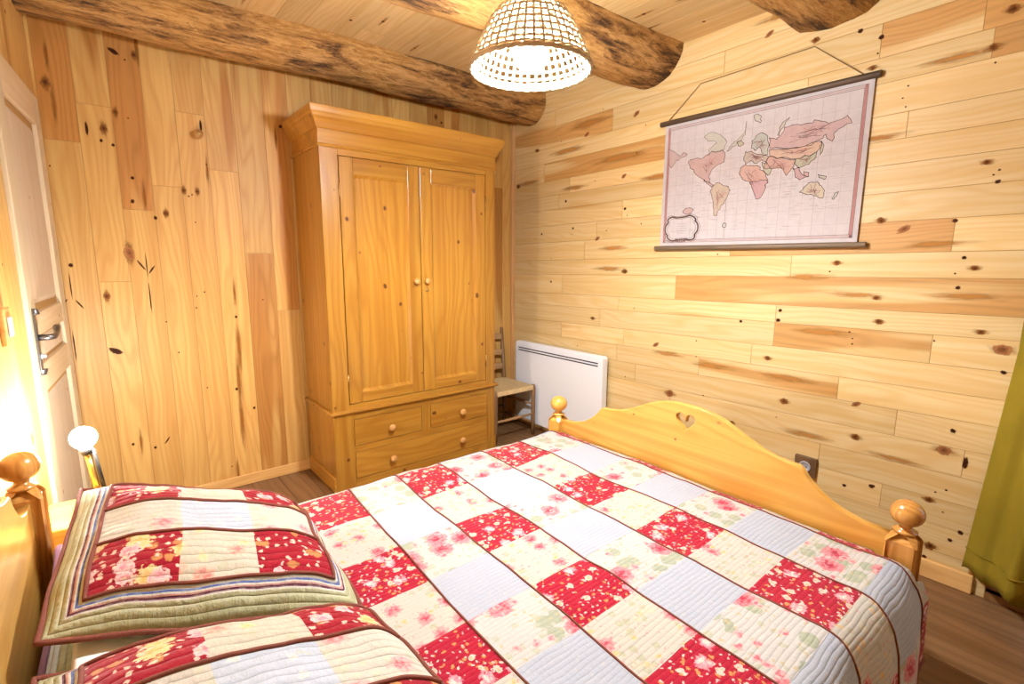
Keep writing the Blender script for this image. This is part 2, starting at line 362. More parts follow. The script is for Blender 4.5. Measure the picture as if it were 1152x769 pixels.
KB= [(1.967, 1.205, 'm'), (0.812, 1.266, 'm'), (0.836, 1.228, 't'), (0.359, 1.25, 'm'), (0.393, 1.288, 's'), (0.398, 1.176, 's'), (0.412, 1.229, 't'), (0.652, 1.123, 'm'), (1.88, 0.984, 't'), (1.03, 1.04, 's'), (1.035, 0.992, 's'), (0.632, 1.024, 'm'), (0.315, 1.016, 'm'), (2.211, 0.893, 'm'), (1.216, 0.969, 's'), (0.734, 0.969, 't'), (0.719, 0.918, 't'), (0.72, 0.942, 't'), (0.25, 0.959, 'h'), (0.238, 0.877, 's'), (1.713, 0.782, 'd'), (1.454, 0.838, 't'), (1.45, 0.75, 't'), (1.068, 0.801, 'm'), (2.34, 0.689, 't'), (0.983, 0.719, 'w'), (1.359, 0.714, 'w'), (1.629, 0.739, 'w'), (0.678, 0.657, 'd'), (0.973, 0.603, 'b'), (1.602, 0.509, 'h'), (1.392, 0.542, 't'), (1.924, 0.548, 't'), (1.222, 0.428, 'm'), (0.666, 0.51, 'b'), (1.002, 0.516, 't'), (0.35, 0.625, 's'), (0.301, 0.508, 'v'), (0.367, 0.539, 'h'), (0.58, 0.311, 's'), (0.392, 0.324, 'm'), (0.375, 0.362, 't'), (0.686, 0.276, 's'), (0.863, 0.464, 'w'), (0.524, 0.455, 'w'), (0.588, 1.4, 'd'), (0.668, 1.439, 'm'), (0.48, 1.339, 'w'), (0.434, 1.425, 's'), (0.343, 0.382, 't'), (1.032, 0.313, 't'), (0.931, 1.202, 'w'), (2.092, 1.22, 'w'), (0.736, 1.132, 'w'), (0.445, 0.967, 't'), (0.842, 0.956, 'w'), (0.377, 1.144, 'w'), (0.985, 2.22, 'm'), (0.817, 2.202, 's'), (0.741, 2.155, 's'), (0.747, 2.097, 't'), (0.759, 2.046, 'm'), (0.398, 2.016, 'b'), (0.387, 1.963, 't'), (0.632, 1.947, 't'), (0.645, 1.905, 't'), (0.632, 1.87, 't'), (0.37, 1.626, 'm'), (0.333, 1.595, 't'), (0.347, 1.58, 't'), (0.333, 1.555, 's'), (0.361, 2.127, 'b'), (0.493, 2.011, 'w'), (0.713, 1.767, 'w'), (1.188, 2.308, 'd'), (1.134, 2.372, 'w'), (2.782, 2.043, 'b'), (2.308, 2.068, 'd'), (2.179, 2.194, 't'), (2.538, 2.064, 't'), (1.911, 1.894, 't'), (1.855, 2.037, 't'), (1.998, 1.774, 'd'), (2.227, 1.773, 't'), (2.55, 1.717, 't'), (2.482, 1.668, 's'), (1.979, 1.582, 's'), (1.96, 1.543, 't'), (2.721, 1.458, 's'), (2.41, 1.485, 's'), (2.42, 1.447, 't'), (2.192, 1.41, 'd'), (2.118, 1.458, 't'), (1.856, 1.487, 't'), (1.96, 1.205, 'm'), (2.615, 1.12, 's'), (2.619, 1.284, 't'), (1.366, 1.306, 't'), (2.985, 1.817, 'b'), (1.923, 2.114, 'd'), (2.481, 1.996, 'W'), (2.012, 1.889, 'W'), (2.879, 1.83, 'w'), (2.281, 2.132, 'W'), (2.409, 1.749, 'w'), (1.744, 1.743, 'w'), (2.057, 1.349, 'w'), (0.391, 0.323, 'm'), (0.374, 0.362, 't'), (0.283, 0.228, 's'), (0.31, 0.184, 's'), (0.366, 0.132, 'b'), (0.379, 0.079, 's'), (0.343, 0.289, 't'), (0.586, 0.309, 's')]
KA= [(-0.098, 2.011, 'b'), (0.148, 2.197, 'd'), (0.224, 2.199, 'm'), (0.188, 2.17, 't'), (0.131, 1.933, 'm'), (0.176, 1.915, 't'), (0.081, 1.854, 'b'), (0.067, 1.8, 's'), (0.109, 1.786, 's'), (0.167, 1.646, 's'), (0.369, 1.607, 'm'), (0.427, 1.606, 'm'), (0.388, 1.58, 't'), (0.403, 1.588, 't'), (0.848, 1.987, 's'), (0.478, 1.742, 't'), (0.157, 1.538, 's'), (0.021, 1.844, 'v'), (-0.12, 1.667, 't'), (0.468, 1.928, 'v'), (-0.084, 2.124, 'w'), (0.237, 2.236, 'w'), (-0.08, 1.925, 'w'), (0.82, 1.931, 'w'), (0.479, 1.714, 'w'), (0.018, 1.093, 'b'), (0.285, 1.49, 'm'), (0.24, 1.466, 's'), (0.554, 0.959, 's'), (0.527, 0.559, 's'), (0.381, 1.079, 't'), (0.374, 1.018, 't'), (0.417, 1.098, 't'), (0.239, 0.955, 't'), (0.278, 0.793, 't'), (-0.143, 0.988, 's'), (0.026, 0.829, 'd'), (0.122, 1.295, 'h'), (0.184, 1.238, 'V'), (0.184, 1.076, 'V'), (0.163, 1.238, 'e'), (0.203, 1.216, 'f'), (-0.096, 1.238, 's'), (-0.106, 1.144, 'V'), (-0.083, 1.06, 'e'), (-0.134, 1.07, 'f'), (-0.121, 0.867, 'V'), (0.695, 1.046, 't'), (0.389, 0.589, 't'), (0.406, 1.453, 't'), (0.556, 0.796, 'W'), (0.541, 0.594, 'W'), (0.556, 1.092, 'w'), (0.205, 1.567, 'w'), (0.048, 0.352, 's'), (0.136, 0.314, 's'), (0.189, 0.34, 'f'), (0.081, 0.355, 'w'), (0.471, 0.121, 't'), (0.607, 0.436, 's'), (0.499, 0.089, 'w'), (0.54, 0.366, 'W'), (1.834, 2.207, 'm'), (1.876, 2.177, 's'), (2.527, 1.855, 't')]
MAPP= {'namerica': [(1.563, 1.794), (1.546, 1.803), (1.485, 1.798), (1.429, 1.826), (1.392, 1.821), (1.372, 1.825), (1.356, 1.796), (1.359, 1.765), (1.394, 1.755), (1.422, 1.737), (1.44, 1.709), (1.43, 1.67), (1.46, 1.689), (1.505, 1.717), (1.528, 1.75)], 'canada': [(1.476, 1.908), (1.46, 1.915), (1.435, 1.92), (1.389, 1.9), (1.36, 1.873), (1.354, 1.853), (1.367, 1.824), (1.386, 1.82), (1.429, 1.828), (1.452, 1.808), (1.443, 1.843), (1.407, 1.862), (1.419, 1.876), (1.457, 1.88)], 'alaska': [(1.684, 1.877), (1.655, 1.861), (1.62, 1.833), (1.584, 1.843), (1.569, 1.831), (1.61, 1.819), (1.64, 1.804), (1.664, 1.776), (1.679, 1.791)], 'greenland': [(1.348, 1.815), (1.329, 1.839), (1.301, 1.856), (1.269, 1.885), (1.259, 1.939), (1.261, 1.877), (1.289, 1.851), (1.315, 1.833), (1.337, 1.816)], 'centralam': [(1.464, 1.692), (1.43, 1.673), (1.409, 1.658), (1.415, 1.649), (1.436, 1.662), (1.465, 1.683)], 'samerica': [(1.416, 1.654), (1.381, 1.668), (1.334, 1.645), (1.317, 1.622), (1.333, 1.586), (1.359, 1.552), (1.38, 1.504), (1.397, 1.509), (1.405, 1.578), (1.422, 1.624)], 'africa': [(1.271, 1.724), (1.25, 1.735), (1.191, 1.725), (1.16, 1.696), (1.135, 1.654), (1.142, 1.618), (1.164, 1.571), (1.185, 1.569), (1.208, 1.625), (1.221, 1.654), (1.259, 1.669), (1.274, 1.696)], 'south_africa': [(1.219, 1.653), (1.139, 1.652), (1.142, 1.618), (1.164, 1.571), (1.185, 1.569), (1.205, 1.62)], 'europe': [(1.26, 1.772), (1.252, 1.799), (1.222, 1.794), (1.21, 1.785), (1.173, 1.773), (1.145, 1.762), (1.142, 1.727), (1.171, 1.749), (1.191, 1.734), (1.222, 1.752), (1.25, 1.738)], 'scandinavia': [(1.224, 1.808), (1.226, 1.843), (1.209, 1.861), (1.182, 1.873), (1.152, 1.851), (1.142, 1.809), (1.145, 1.769), (1.169, 1.776), (1.186, 1.809), (1.204, 1.795)], 'russia': [(1.145, 1.843), (1.109, 1.83), (1.091, 1.846), (1.08, 1.877), (1.029, 1.88), (0.96, 1.873), (0.955, 1.885), (0.924, 1.872), (0.883, 1.861), (0.855, 1.865), (0.828, 1.877), (0.808, 1.844), (0.825, 1.844), (0.851, 1.83), (0.867, 1.819), (0.875, 1.783), (0.893, 1.793), (0.901, 1.815), (0.923, 1.798), (0.958, 1.778), (1.02, 1.78), (1.1, 1.792), (1.138, 1.794)], 'novaya': [(1.107, 1.849), (1.101, 1.881), (1.083, 1.904), (1.06, 1.916), (1.077, 1.893), (1.093, 1.87), (1.1, 1.845)], 'tartary': [(1.14, 1.788), (1.02, 1.776), (0.923, 1.791), (0.914, 1.771), (0.931, 1.749), (0.966, 1.735), (1.015, 1.73), (1.082, 1.746), (1.135, 1.76)], 'china': [(1.015, 1.73), (0.963, 1.735), (0.931, 1.749), (0.934, 1.724), (0.96, 1.698), (0.999, 1.688), (1.02, 1.707)], 'persia': [(1.158, 1.709), (1.14, 1.758), (1.082, 1.744), (1.018, 1.727), (1.023, 1.698), (1.053, 1.661), (1.075, 1.698), (1.119, 1.701)], 'arabia': [(1.17, 1.738), (1.149, 1.728), (1.121, 1.698), (1.137, 1.672), (1.157, 1.695)], 'indochina': [(1.027, 1.692), (0.999, 1.686), (0.984, 1.658), (0.962, 1.645), (0.994, 1.635), (1.016, 1.662)], 'japan': [(0.918, 1.791), (0.906, 1.77), (0.911, 1.742), (0.919, 1.731), (0.919, 1.759)], 'borneo': [(0.978, 1.67), (0.957, 1.663), (0.957, 1.644), (0.974, 1.651)], 'guinea': [(0.919, 1.65), (0.884, 1.638), (0.889, 1.626), (0.914, 1.636)], 'australia': [(0.989, 1.58), (0.972, 1.6), (0.955, 1.618), (0.919, 1.62), (0.899, 1.599), (0.886, 1.579), (0.89, 1.547), (0.912, 1.555), (0.931, 1.564), (0.97, 1.574)], 'zealand': [(0.854, 1.544), (0.845, 1.562), (0.831, 1.569), (0.836, 1.552), (0.846, 1.537)], 'iceland': [(1.301, 1.849), (1.274, 1.848), (1.265, 1.833), (1.29, 1.829)], 'spitz': [(1.224, 1.959), (1.203, 1.958), (1.188, 1.945), (1.193, 1.919), (1.211, 1.929)], 'crest': [(1.578, 1.537), (1.564, 1.552), (1.538, 1.554), (1.514, 1.543), (1.527, 1.525), (1.562, 1.521)]}
# ------------------------------------------------------------------ the room
KIND = {'b': (.015, .0135, 0), 'm': (.013, .0105, 0), 's': (.0085, .0075, 2), 't': (.0050, .0045, 2), 'h': (.022, .018, 1), 'd': (.022, .011, 1),
        'v': (.010, .026, 2), 'w': (.17, .024, 3), 'W': (.30, .036, 3)}
KINDA = {'b': (.014, .018, 0), 'm': (.011, .013, 0), 's': (.007, .008, 2), 't': (.0045, .005, 2), 'h': (.018, .034, 1), 'd': (.026, .011, 2),
         'v': (.006, .035, 2), 'V': (.0035, .085, 2), 'e': (.005, .036, 2), 'f': (.005, .03, 2), 'w': (.012, .11, 3), 'W': (.020, .24, 3)}
def dec(lst, kinds, horiz):
    out = []
    for u, v, k in lst:
        a, b, mi = kinds[k]; s = random.uniform(.85, 1.15)*(1.3 if k in 'bmshd' else 1.)
        ang = random.uniform(-.25, .25)
        if k == 'd' and horiz: ang = -.55
        if k == 'd' and not horiz: ang = -.5
        if k in 'wWvV': ang = -.0175 if horiz else 0.
        if k == 'e': ang = .55
        if k == 'f': ang = -.6
        out.append((u, v, a*s, b*s, ang, mi+2))
        if k in 'bmh' : out.insert(0, (u, v, a*2.8 if horiz else a*1.4, b*1.4 if horiz else b*3, 0, 5))
    return out
WMA = lambda: [M['pine_a'], M['groove_a'], M['knot'], M['knot_red'], M['knot_dark'], M['streak_a']]
WM = lambda k: [M[k], M['groove'], M['knot'], M['knot_red'], M['knot_dark'], M['streak']]

# right wall: horizontal boards, slightly out of level as in the photograph
bz = [-.08, .04, .09, .20, .31, .42, .53, .642, .745, .85, .965, 1.05, 1.185, 1.285, 1.41, 1.525, 1.635, 1.73, 1.83, 1.955, 2.055, 2.185, 2.29, 2.40, 2.50]
J = {   # joints by board: (u0, u1, tone) from the front of the room to the back wall
 2: [(.19, .85, .3), (.85, 3.06, .2)], 3: [(.19, .549, .2), (.549, 1.9, .25), (1.9, 3.06, .3)],
 4: [(.19, .80, .15), (.80, 3.06, .3)],
 5: [(.19, .307, .2), (.307, 1.6, .42), (1.6, 3.06, .2)],
 6: [(.19, .531, .12), (.531, 1.85, .35), (1.85, 2.1, .05), (2.1, 3.06, .4)],
 7: [(.19, .754, .08), (.754, 1.43, .5), (1.43, 2.0, .3), (2.0, 3.06, .2)],
 8: [(.19, 1.15, .08), (1.15, 1.95, .32), (1.95, 2.5, .55), (2.5, 3.06, .15)],
 9: [(.19, .451, .06), (.451, 1.049, .72), (1.049, 2.15, .32), (2.15, 3.06, .2)],
 10: [(.19, 1.049, .04), (1.049, 2.0, .45), (2.0, 3.06, .35)],
 11: [(.19, 1.603, .68), (1.603, 2.5, .02), (2.5, 3.06, .4)],
 12: [(.19, 1.0, .05), (1.0, 3.06, .3)],
 13: [(.19, .433, .22), (.433, 1.30, .85), (1.30, 2.3, .5), (2.3, 3.06, .25)],
 14: [(.19, .75, .12), (.75, 2.2, .2), (2.2, 3.06, .3)],
 15: [(.19, .9, .10), (.9, 2.0, .3), (2.0, 3.06, .45)],
 16: [(.19, 1.0, .08), (1.0, 2.55, .35), (2.55, 3.06, .25)],
 17: [(.19, .62, .12), (.62, 1.6, .55), (1.6, 2.45, .45), (2.45, 3.06, .2)],
 18: [(.19, 1.3, .08), (1.3, 2.7, .75), (2.7, 3.06, .3)],
 19: [(.19, .40, .62), (.40, 1.0, .10), (1.0, 3.06, .15)],
 20: [(.19, .433, .62), (.433, .74, .72), (.74, 2.1, .1), (2.1, 3.06, .6)],
 21: [(.19, 1.4, .08), (1.4, 2.6, .35), (2.6, 3.06, .5)], 22: [(.19, .95, .15), (.95, 1.8, .1), (1.8, 3.06, .4)], 23: [(.19, 1.4, .35), (1.4, 3.06, .3)]}
rows = []
for i in range(len(bz)-1):
    segs = J.get(i, [(.19, 1.4, .25), (1.4, 3.06, .25)])
    rows.append((bz[i], bz[i+1], segs))
PB = lambda u, v, d: (WB-d, u, v)
struct(planks('wall_right', rows, PB, .0, WM('pine_b'), dec(KB, KIND, True), slab=((.19, -.05), (3.15, HC+.1), .1), shear=.0175))
# the right wall beyond the glazed door, and above it
rows = [(2.12+.1*i, 2.22+.1*i, [(-1.25, .19, .2)]) for i in range(4)]+[(-.05+.12*i, .07+.12*i, [(-1.25, -.95, .2)]) for i in range(19)]
bm_ = planks('wall_right', rows, PB, 0, WM('pine_b'), (), slab=((-1.25, 2.12), (.19, HC+.1), .1)); struct(bm_)

# back wall: vertical boards
random.seed(21)
ax = [-.20, -.128, -.006, .117, .240, .363, .488, .622, .765, .89, 1.02, 1.14, 1.27, 1.39, 1.52, 1.64, 1.77, 1.90, 2.02, 2.15, 2.27, 2.40, 2.52]
JA = {1: [(-.05, 1.78, .3), (1.78, 2.5, .8)], 2: [(-.05, 1.16, .15), (1.16, 1.95, .4), (1.95, 2.5, .5)], 3: [(-.05, 1.50, .15), (1.50, 2.5, .72)], 4: [(-.05, 1.62, .05), (1.62, 2.5, .42)],  # upper lengths toned deeper: part board colour, part dimmer light put into the tone
      5: [(-.05, 1.98, .25), (1.98, 2.5, .5)], 6: [(-.05, 1.72, .15), (1.72, 2.5, .42)], 7: [(-.05, 1.30, .62), (1.30, 2.5, .5)], 8: [(-.05, .98, .35), (.98, 2.5, .7)]}
rows = []
for i in range(len(ax)-1):
    rows.append((ax[i], ax[i+1], JA.get(i, [(-.05, random.uniform(.6, 1.9), random.uniform(.2, .7))])))
    if i not in JA: z = rows[-1][2][0][1]; rows[-1][2].append((z, 2.5, random.uniform(.2, .7)))
PA0 = lambda u, v, d: (v, DA-d, u)      # u = height, v = x
dA = [(v, u, b, a, -g, mi) for (u, v, a, b, g, mi) in dec(KA, KINDA, False)]
struct(planks('wall_back', rows, PA0, 0, WMA(), dA, slab=((-.05, -.30), (HC+.1, 2.62), .1)))

# left wall, slightly out of square, with the door next to the back corner
def LWP(t, z, d):
    n = Vector((LD.y, -LD.x))*-1
    p = LC0+LD*t
    return (p.x+n.x*d, p.y+n.y*d, z)
LN = Vector((-LD.y, LD.x))
DT0, DT1, DH = .022, .752, 1.935
rows = []; random.seed(5)
t = 0.
edges = [0, .11, .23, .35, .48, .60, DT1+.004, .87, .99, 1.11, 1.23]+[1.23+.12*k for k in range(1, 27)]
for i in range(len(edges)-1):
    a, b = edges[i], edges[i+1]
    rows.append((a, b, [((DH+.004 if a < DT1 else -.05), 2.5, random.uniform(.1, .45))]))
PC = lambda u, v, d: LWP(v, u, d)
dC = [(u, v, b, a, 0, mi) for (v, u, a, b, g_, mi) in dec([(.8, 1.6, 's'), (.93, 1.25, 't'), (.9, .7, 'm'), (1.2, .75, 's'), (1.4, 1.3, 'm'), (.35, 2.15, 's'), (.9, 1.9, 'w')], KINDA, False)]
struct(planks('wall_left', rows, PC, 0, WMA(), dC, slab=((-.05, -.12), (HC+.1, 4.6), .1)))

# front wall behind the camera
rows = [(-.7+.125*i, -.575+.125*i, [(-.05, 1.2, random.uniform(.1, .5)), (1.2, 2.5, random.uniform(.1, .5))]) for i in range(27)]
PF = lambda u, v, d: (v, YF+d, u)
struct(planks('wall_front', rows, PF, 0, WM('pine_b'), (), slab=((-.05, -.7), (HC+.1, 2.62), .1)))

# floor and ceiling boards run with the right wall
random.seed(9)
rows = []
for i in range(24):
    x0 = -.72+.142*i; c = random.uniform(-.8, 2.2)
    rows.append((x0, x0+.142, [(-1.35, c, random.uniform(0, .8)), (c, 3.12, random.uniform(0, .8))]))
PFl = lambda u, v, d: (v, u, d)
struct(planks('floor', rows, PFl, 0, [M['floor'], M['groove_f'], M['knot'], M['knot_red'], M['knot_dark'], M['streak']], (), slab=((-1.35, -.75), (3.12, 2.64), .08)))
rows = []
for i in range(27):
    x0 = -.72+.124*i; c = random.uniform(-.8, 2.6)
    rows.append((x0, x0+.124, [(-1.35, c, random.uniform(.05, .6)), (c, 3.12, random.uniform(.05, .6))]))
PCe = lambda u, v, d: (v, u, HC-d)
cd = [(random.uniform(.4, 2.7), random.uniform(.2, 2.45), .012, .010, 0, random.choice([2, 3, 4])) for k in range(34)]
cd += [(u, v, .10, .012, 0, 5) for (u, v, *_r) in cd[:18]]
struct(planks('ceiling', rows, PCe, 0, WM('pine_c'), cd, slab=((-1.35, -.75), (3.12, 2.64), .08)))

# skirting boards and the corner batten
bm = B(); box(bm, (-.125, DA-.018, 0), (WB, DA-.0005, .058)); bm2 = bm
struct(ob('baseboard_back', bm, solid_wood('skirting pine x', (.72, .45, .17), (.56, .28, .08), (.5, .22, .05), 'X', .4, .5, .2), bevel=.004))
bm = B(); box(bm, (WB-.018, .225, 0), (WB-.0005, DA-.02, .075))
struct(ob('baseboard_right', bm, solid_wood('skirting pine y', (.78, .50, .20), (.62, .33, .10), (.55, .26, .06), 'Y', .4, .6, .2), bevel=.004))
bm = B(); box(bm, (WB-.030, DA-.022, .06), (WB-.0005, DA-.0005, HC-.01))
struct(ob('trim_1', bm, solid_wood('corner batten pine', (.62, .36, .16), (.48, .24, .08), (.44, .19, .06), 'Z', .4, .4, .3), bevel=.002))

# glazed door in the right wall, half behind the curtain
wn = struct(thing('window_1', None, None, (WB, 0, 0))); del wn['label'], wn['category']
bm = B()
for (a, b_) in (((-.01, -.95, .03), (.08, -.88, 2.12)), ((-.01, .12, .03), (.08, .19, 2.12)), ((-.01, -.95, 2.05), (.08, .19, 2.12)), ((-.01, -.95, 0.), (.10, .19, .05))): box(bm, a, b_)
for (a, b_) in (((.015, -.88, .05), (.06, -.80, 2.05)), ((.015, -.40, .05), (.06, -.32, 2.05)), ((.015, .05, .05), (.06, .12, 2.05)), ((.015, -.8, .05), (.06, .05, .17)), ((.015, -.8, 1.96), (.06, .05, 2.05))): box(bm, a, b_)
ob('window_frame', bm, solid_wood('window frame dark pine', (.33, .17, .06), (.2, .09, .03), (.2, .09, .03), 'Z', .4, .2, .3), wn, bevel=.003)
gm = bpy.data.materials.new('window glass'); gm.use_nodes = True; nt = gm.node_tree; nt.nodes.clear(); g = G(nt)
o_ = g.n('ShaderNodeOutputMaterial'); mx = g.n('ShaderNodeMixShader'); t_ = g.n('ShaderNodeBsdfTransparent'); gl = g.n('ShaderNodeBsdfGlossy'); gl.inputs['Roughness'].default_value = .02
mx.inputs[0].default_value = .07; nt.links.new(t_.outputs[0], mx.inputs[1]); nt.links.new(gl.outputs[0], mx.inputs[2]); nt.links.new(mx.outputs[0], o_.inputs[0])
for y0, y1 in ((-.80, -.40), (-.32, .05)):
    bm = B(); box(bm, (.033, y0-.002, .168), (.038, y1+.002, 1.962)); ob('pane', bm, gm, wn)

# plank door
dr = struct(thing('door_1', None, None, (*LWP(0, 0, 0)[:2], 0))); del dr['label'], dr['category']
dr.rotation_euler = (0, 0, math.atan2(LD.y, LD.x))     # local x runs along the wall towards the camera, local y out of the room side
sgn = 1 if LN.dot(Vector((-math.sin(dr.rotation_euler.z), math.cos(dr.rotation_euler.z)))) > 0 else -1
def dbox(bm, t0, t1, z0, z1, d0, d1): 
    a, b_ = sorted((sgn*d0, sgn*d1)); box(bm, (t0, a, z0), (t1, b_, z1))
for a in (DT0, DT1-.105):
    bm = B(); dbox(bm, a, a+.105, .01, DH, -.03, .012); ob('door_stile', bm, M['doorZ'], dr, bevel=.003)
M['doorX'] = solid_wood('raw pine door rail x', (.64, .50, .33), (.55, .39, .21), (.55, .36, .16), 'X', .5, .6, .1)
for z0, z1 in ((.01, .13), (.80, .90), (1.0, 1.08), (1.81, DH)):
    bm = B(); dbox(bm, DT0+.105, DT1-.105, z0, z1, -.03, .0115); ob('door_rail', bm, M['doorX'], dr, bevel=.003)
for z0, z1 in ((.13, .80), (.90, 1.0), (1.08, 1.81)):
    bm = B(); a0, a1 = DT0+.105, DT1-.105
    # raised panel: bevelled field
    q = [((a0, z0), .0), ((a1, z0), .0), ((a1, z1), .0), ((a0, z1), .0)]
    o1 = [bm.verts.new((x, sgn*-.014, z)) for (x, z), _ in q]
    i_ = .045 if z1-z0 > .2 else .02
    i1 = [bm.verts.new((x, sgn*.004, z)) for x, z in ((a0+i_, z0+i_), (a1-i_, z0+i_), (a1-i_, z1-i_), (a0+i_, z1-i_))]
    for k in range(4): bm.faces.new((o1[k], o1[(k+1) % 4], i1[(k+1) % 4], i1[k]))
    bm.faces.new(i1); bmesh.ops.recalc_face_normals(bm, faces=bm.faces)
    ob('door_panel', bm, M['door_panel'], dr)
bm = B(); tc = DT1-.045
pts = [(tc, sgn*.016, .875), (tc, sgn*.0165, .88), (tc, sgn*.017, 1.09), (tc, sgn*.016, 1.095)]
dbox(bm, tc-.016, tc+.016, .885, 1.085, .012, .018)
lathe(bm, [(.016, .012), (.016, .018), (.001, .019)], 20, (tc, 0, 1.085), 'Y') if False else None
tube(bm, [(tc, sgn*.015, .870), (tc, sgn*.015, .89)], [.011, .017], 14); tube(bm, [(tc, sgn*.015, 1.08), (tc, sgn*.015, 1.10)], [.017, .011], 14)
hd = ob('handle_plate', bm, M['iron'], dr, bevel=.002)
bm = B()
tube(bm, [(tc, sgn*.015, 1.0), (tc, sgn*.048, 1.0), (tc-.012, sgn*.056, 1.0), (tc-.05, sgn*.057, 1.002), (tc-.085, sgn*.056, 1.010), (tc-.112, sgn*.052, 1.022), (tc-.128, sgn*.050, 1.018)], [.011, .010, .010, .008, .009, .011, .006], 12)
o = ob('door_handle', bm, M['iron'], dr, smooth=True)
bm = B(); tube(bm, [(tc-.0, sgn*.018, .935), (tc, sgn*.022, .935)], .009, 12); tube(bm, [(tc, sgn*.02, .935), (tc-.004, sgn*.03, .935)], .006, 10)
ob('door_key', bm, M['grey'], dr)

# ------------------------------------------------------------------ log beams
def bark_mat():
    m, nt, b, _ = new_mat('old log beam'); g = G(nt)
    tc = g.n('ShaderNodeTexCoord'); vec = tc.outputs['Object']
    p1 = g.noise(g.mapping(vec, (3.4, 19, 19)), 1., 8, .76, dist=.45).outputs[0]
    p2 = g.noise(g.mapping(vec, (12, 85, 85)), 1., 5, .72).outputs[0]
    p3 = g.noise(g.mapping(vec, (2.2, 4, 4), (5, 1, 2)), 1., 2, .5).outputs[0]
    c = g.mix(g.smooth(p2, .35, .65), (.34, .16, .04), (.60, .34, .11))
    c = g.mix(g.smooth(p3, .40, .62, 0, .45), c, (.47, .27, .12))
    k = g.math('ADD', p1, g.math('MULTIPLY_ADD', p2, .35, -.175))
    k = g.math('ADD', k, g.math('MULTIPLY_ADD', p3, .42, -.21))
    c = g.mix(g.smooth(k, .46, .54, 0, .8), c, (.17, .075, .024))
    c = g.mix(g.smooth(k, .55, .61, 0, .92), c, (.05, .026, .014))
    nt.links.new(c, b.inputs['Base Color']); b.inputs['Roughness'].default_value = .7; b.inputs['Specular IOR Level'].default_value = .2
    g.bump(g.math('ADD', p1, p2), .7, .012, b); return m
M['bark'] = bark_mat()
def beam(label, y0, y1, z, r, seed, flat=0.):
    bm = B(); nx, ns = 90, 28; x0, x1 = -.60, WB+.06
    rings = []
    for i in range(nx+1):
        x = x0+(x1-x0)*i/nx; f = i/nx; cy = y0+(y1-y0)*f+.02*noise.noise((x*1.3, seed, 0)); cz = z+.015*noise.noise((x*1.1, seed+9, 0))
        ring = []
        for k in range(ns):
            a = 2*PI*k/ns
            rr = r*(1+.10*noise.noise((x*2.0, math.cos(a)*1.1+seed, math.sin(a)*1.1))+.03*noise.noise((x*9, math.cos(a)*4+seed, math.sin(a)*4)))
            sq = 1/max(abs(math.cos(a)), abs(math.sin(a))); rr *= (1-flat)+flat*min(sq, 1.25)
            ring.append(bm.verts.new((x, cy+rr*math.cos(a), cz+rr*math.sin(a))))
        rings.append(ring)
    for i in range(nx):
        for k in range(ns):
            bm.faces.new((rings[i][k], rings[i][(k+1) % ns], rings[i+1][(k+1) % ns], rings[i+1][k])).smooth = True
    bm.faces.new(rings[0]); bm.faces.new(rings[-1][::-1]); bmesh.ops.recalc_face_normals(bm, faces=bm.faces)
    return tag(ob('ceiling_beam', bm, M['bark']), label, 'beam', 'rough log beams under the ceiling')
beam('rough log beam along the back wall above the wardrobe', 2.885, 2.84, 2.365, .138, 1.3)
beam('rough log beam crossing the ceiling behind the hanging lamp', 1.90, 1.83, 2.415, .185, 7.7)
beam('rough squared beam end at the ceiling above the map', .93, .93, 2.425, .175, 4.1, .7)
# ------------------------------------------------------------------ wardrobe
WX0, WX1, WF, WK = .896, 1.985, 2.600, 3.022
wd = thing('wardrobe', 'tall honey pine wardrobe with two panelled doors above three drawers', 'wardrobe', ((WX0+WX1)/2, (WF+WK)/2, 0))
ctr = Vector((-(WX0+WX1)/2, -(WF+WK)/2, 0))
def W(bm): bmesh.ops.translate(bm, verts=bm.verts, vec=ctr); return bm
bm = B(); box(bm, (WX0, WF+.022, .012), (WX1, WK, 1.84))
for a, b_ in (((WX0, WF, .0), (1.008, WF+.03, .436)), ((1.922, WF, 0), (WX1, WF+.03, .436)), ((WX0, WF, .455), (.988, WF+.03, 1.84)), ((1.912, WF, .455), (WX1, WF+.03, 1.84)), ((1.432, WF+.001, .236), (1.490, WF+.03, .405))): box(bm, a, b_)
ob('carcass', W(bm), M['wardZ'], wd, bevel=.002)
for a, b_ in (((1.008, WF+.001, .398), (1.922, WF+.03, .436)), ((1.008, WF+.001, .208), (1.922, WF+.03, .242)), ((1.008, WF+.001, 0), (1.922, WF+.03, .05)), ((.988, WF+.001, .455), (1.912, WF+.03, .486)), ((.988, WF+.001, 1.790), (1.912, WF+.03, 1.84))):
    bm = B(); box(bm, a, b_); ob('face_rail', W(bm), M['wardX'], wd, bevel=.002)
def moulding(prof, x0, x1, yf, yb):
    """profile (out, z) mitred round left side, front, right side"""
    bm = B(); cols = []
    for o_, z in prof:
        cols.append([bm.verts.new(p) for p in ((x0-o_, yb, z), (x0-o_, yf-o_, z), (x1+o_, yf-o_, z), (x1+o_, yb, z))])
    for i in range(len(cols)-1):
        for k in range(3): bm.faces.new((cols[i][k], cols[i][k+1], cols[i+1][k+1], cols[i+1][k]))
    for cap in (cols[0], cols[-1]): bm.faces.new(cap)
    bm.faces.new([c[0] for c in cols]); bm.faces.new([c[3] for c in cols])
    bmesh.ops.recalc_face_normals(bm, faces=bm.faces); return bm
prof = [(.004, 1.822), (.012, 1.823), (.015, 1.829), (.012, 1.836), (.005, 1.838), (.005, 1.905), (.014, 1.908), (.018, 1.915), (.024, 1.93), (.034, 1.945), (.046, 1.956), (.050, 1.966), (.058, 1.975), (.063, 1.99), (.064, 2.004), (.058, 2.008), (0.0, 2.009)]
prof = [(o_*.74, z) for o_, z in prof]
ob('cornice', W(moulding(prof, WX0, WX1, WF, WK)), M['wardX'], wd)
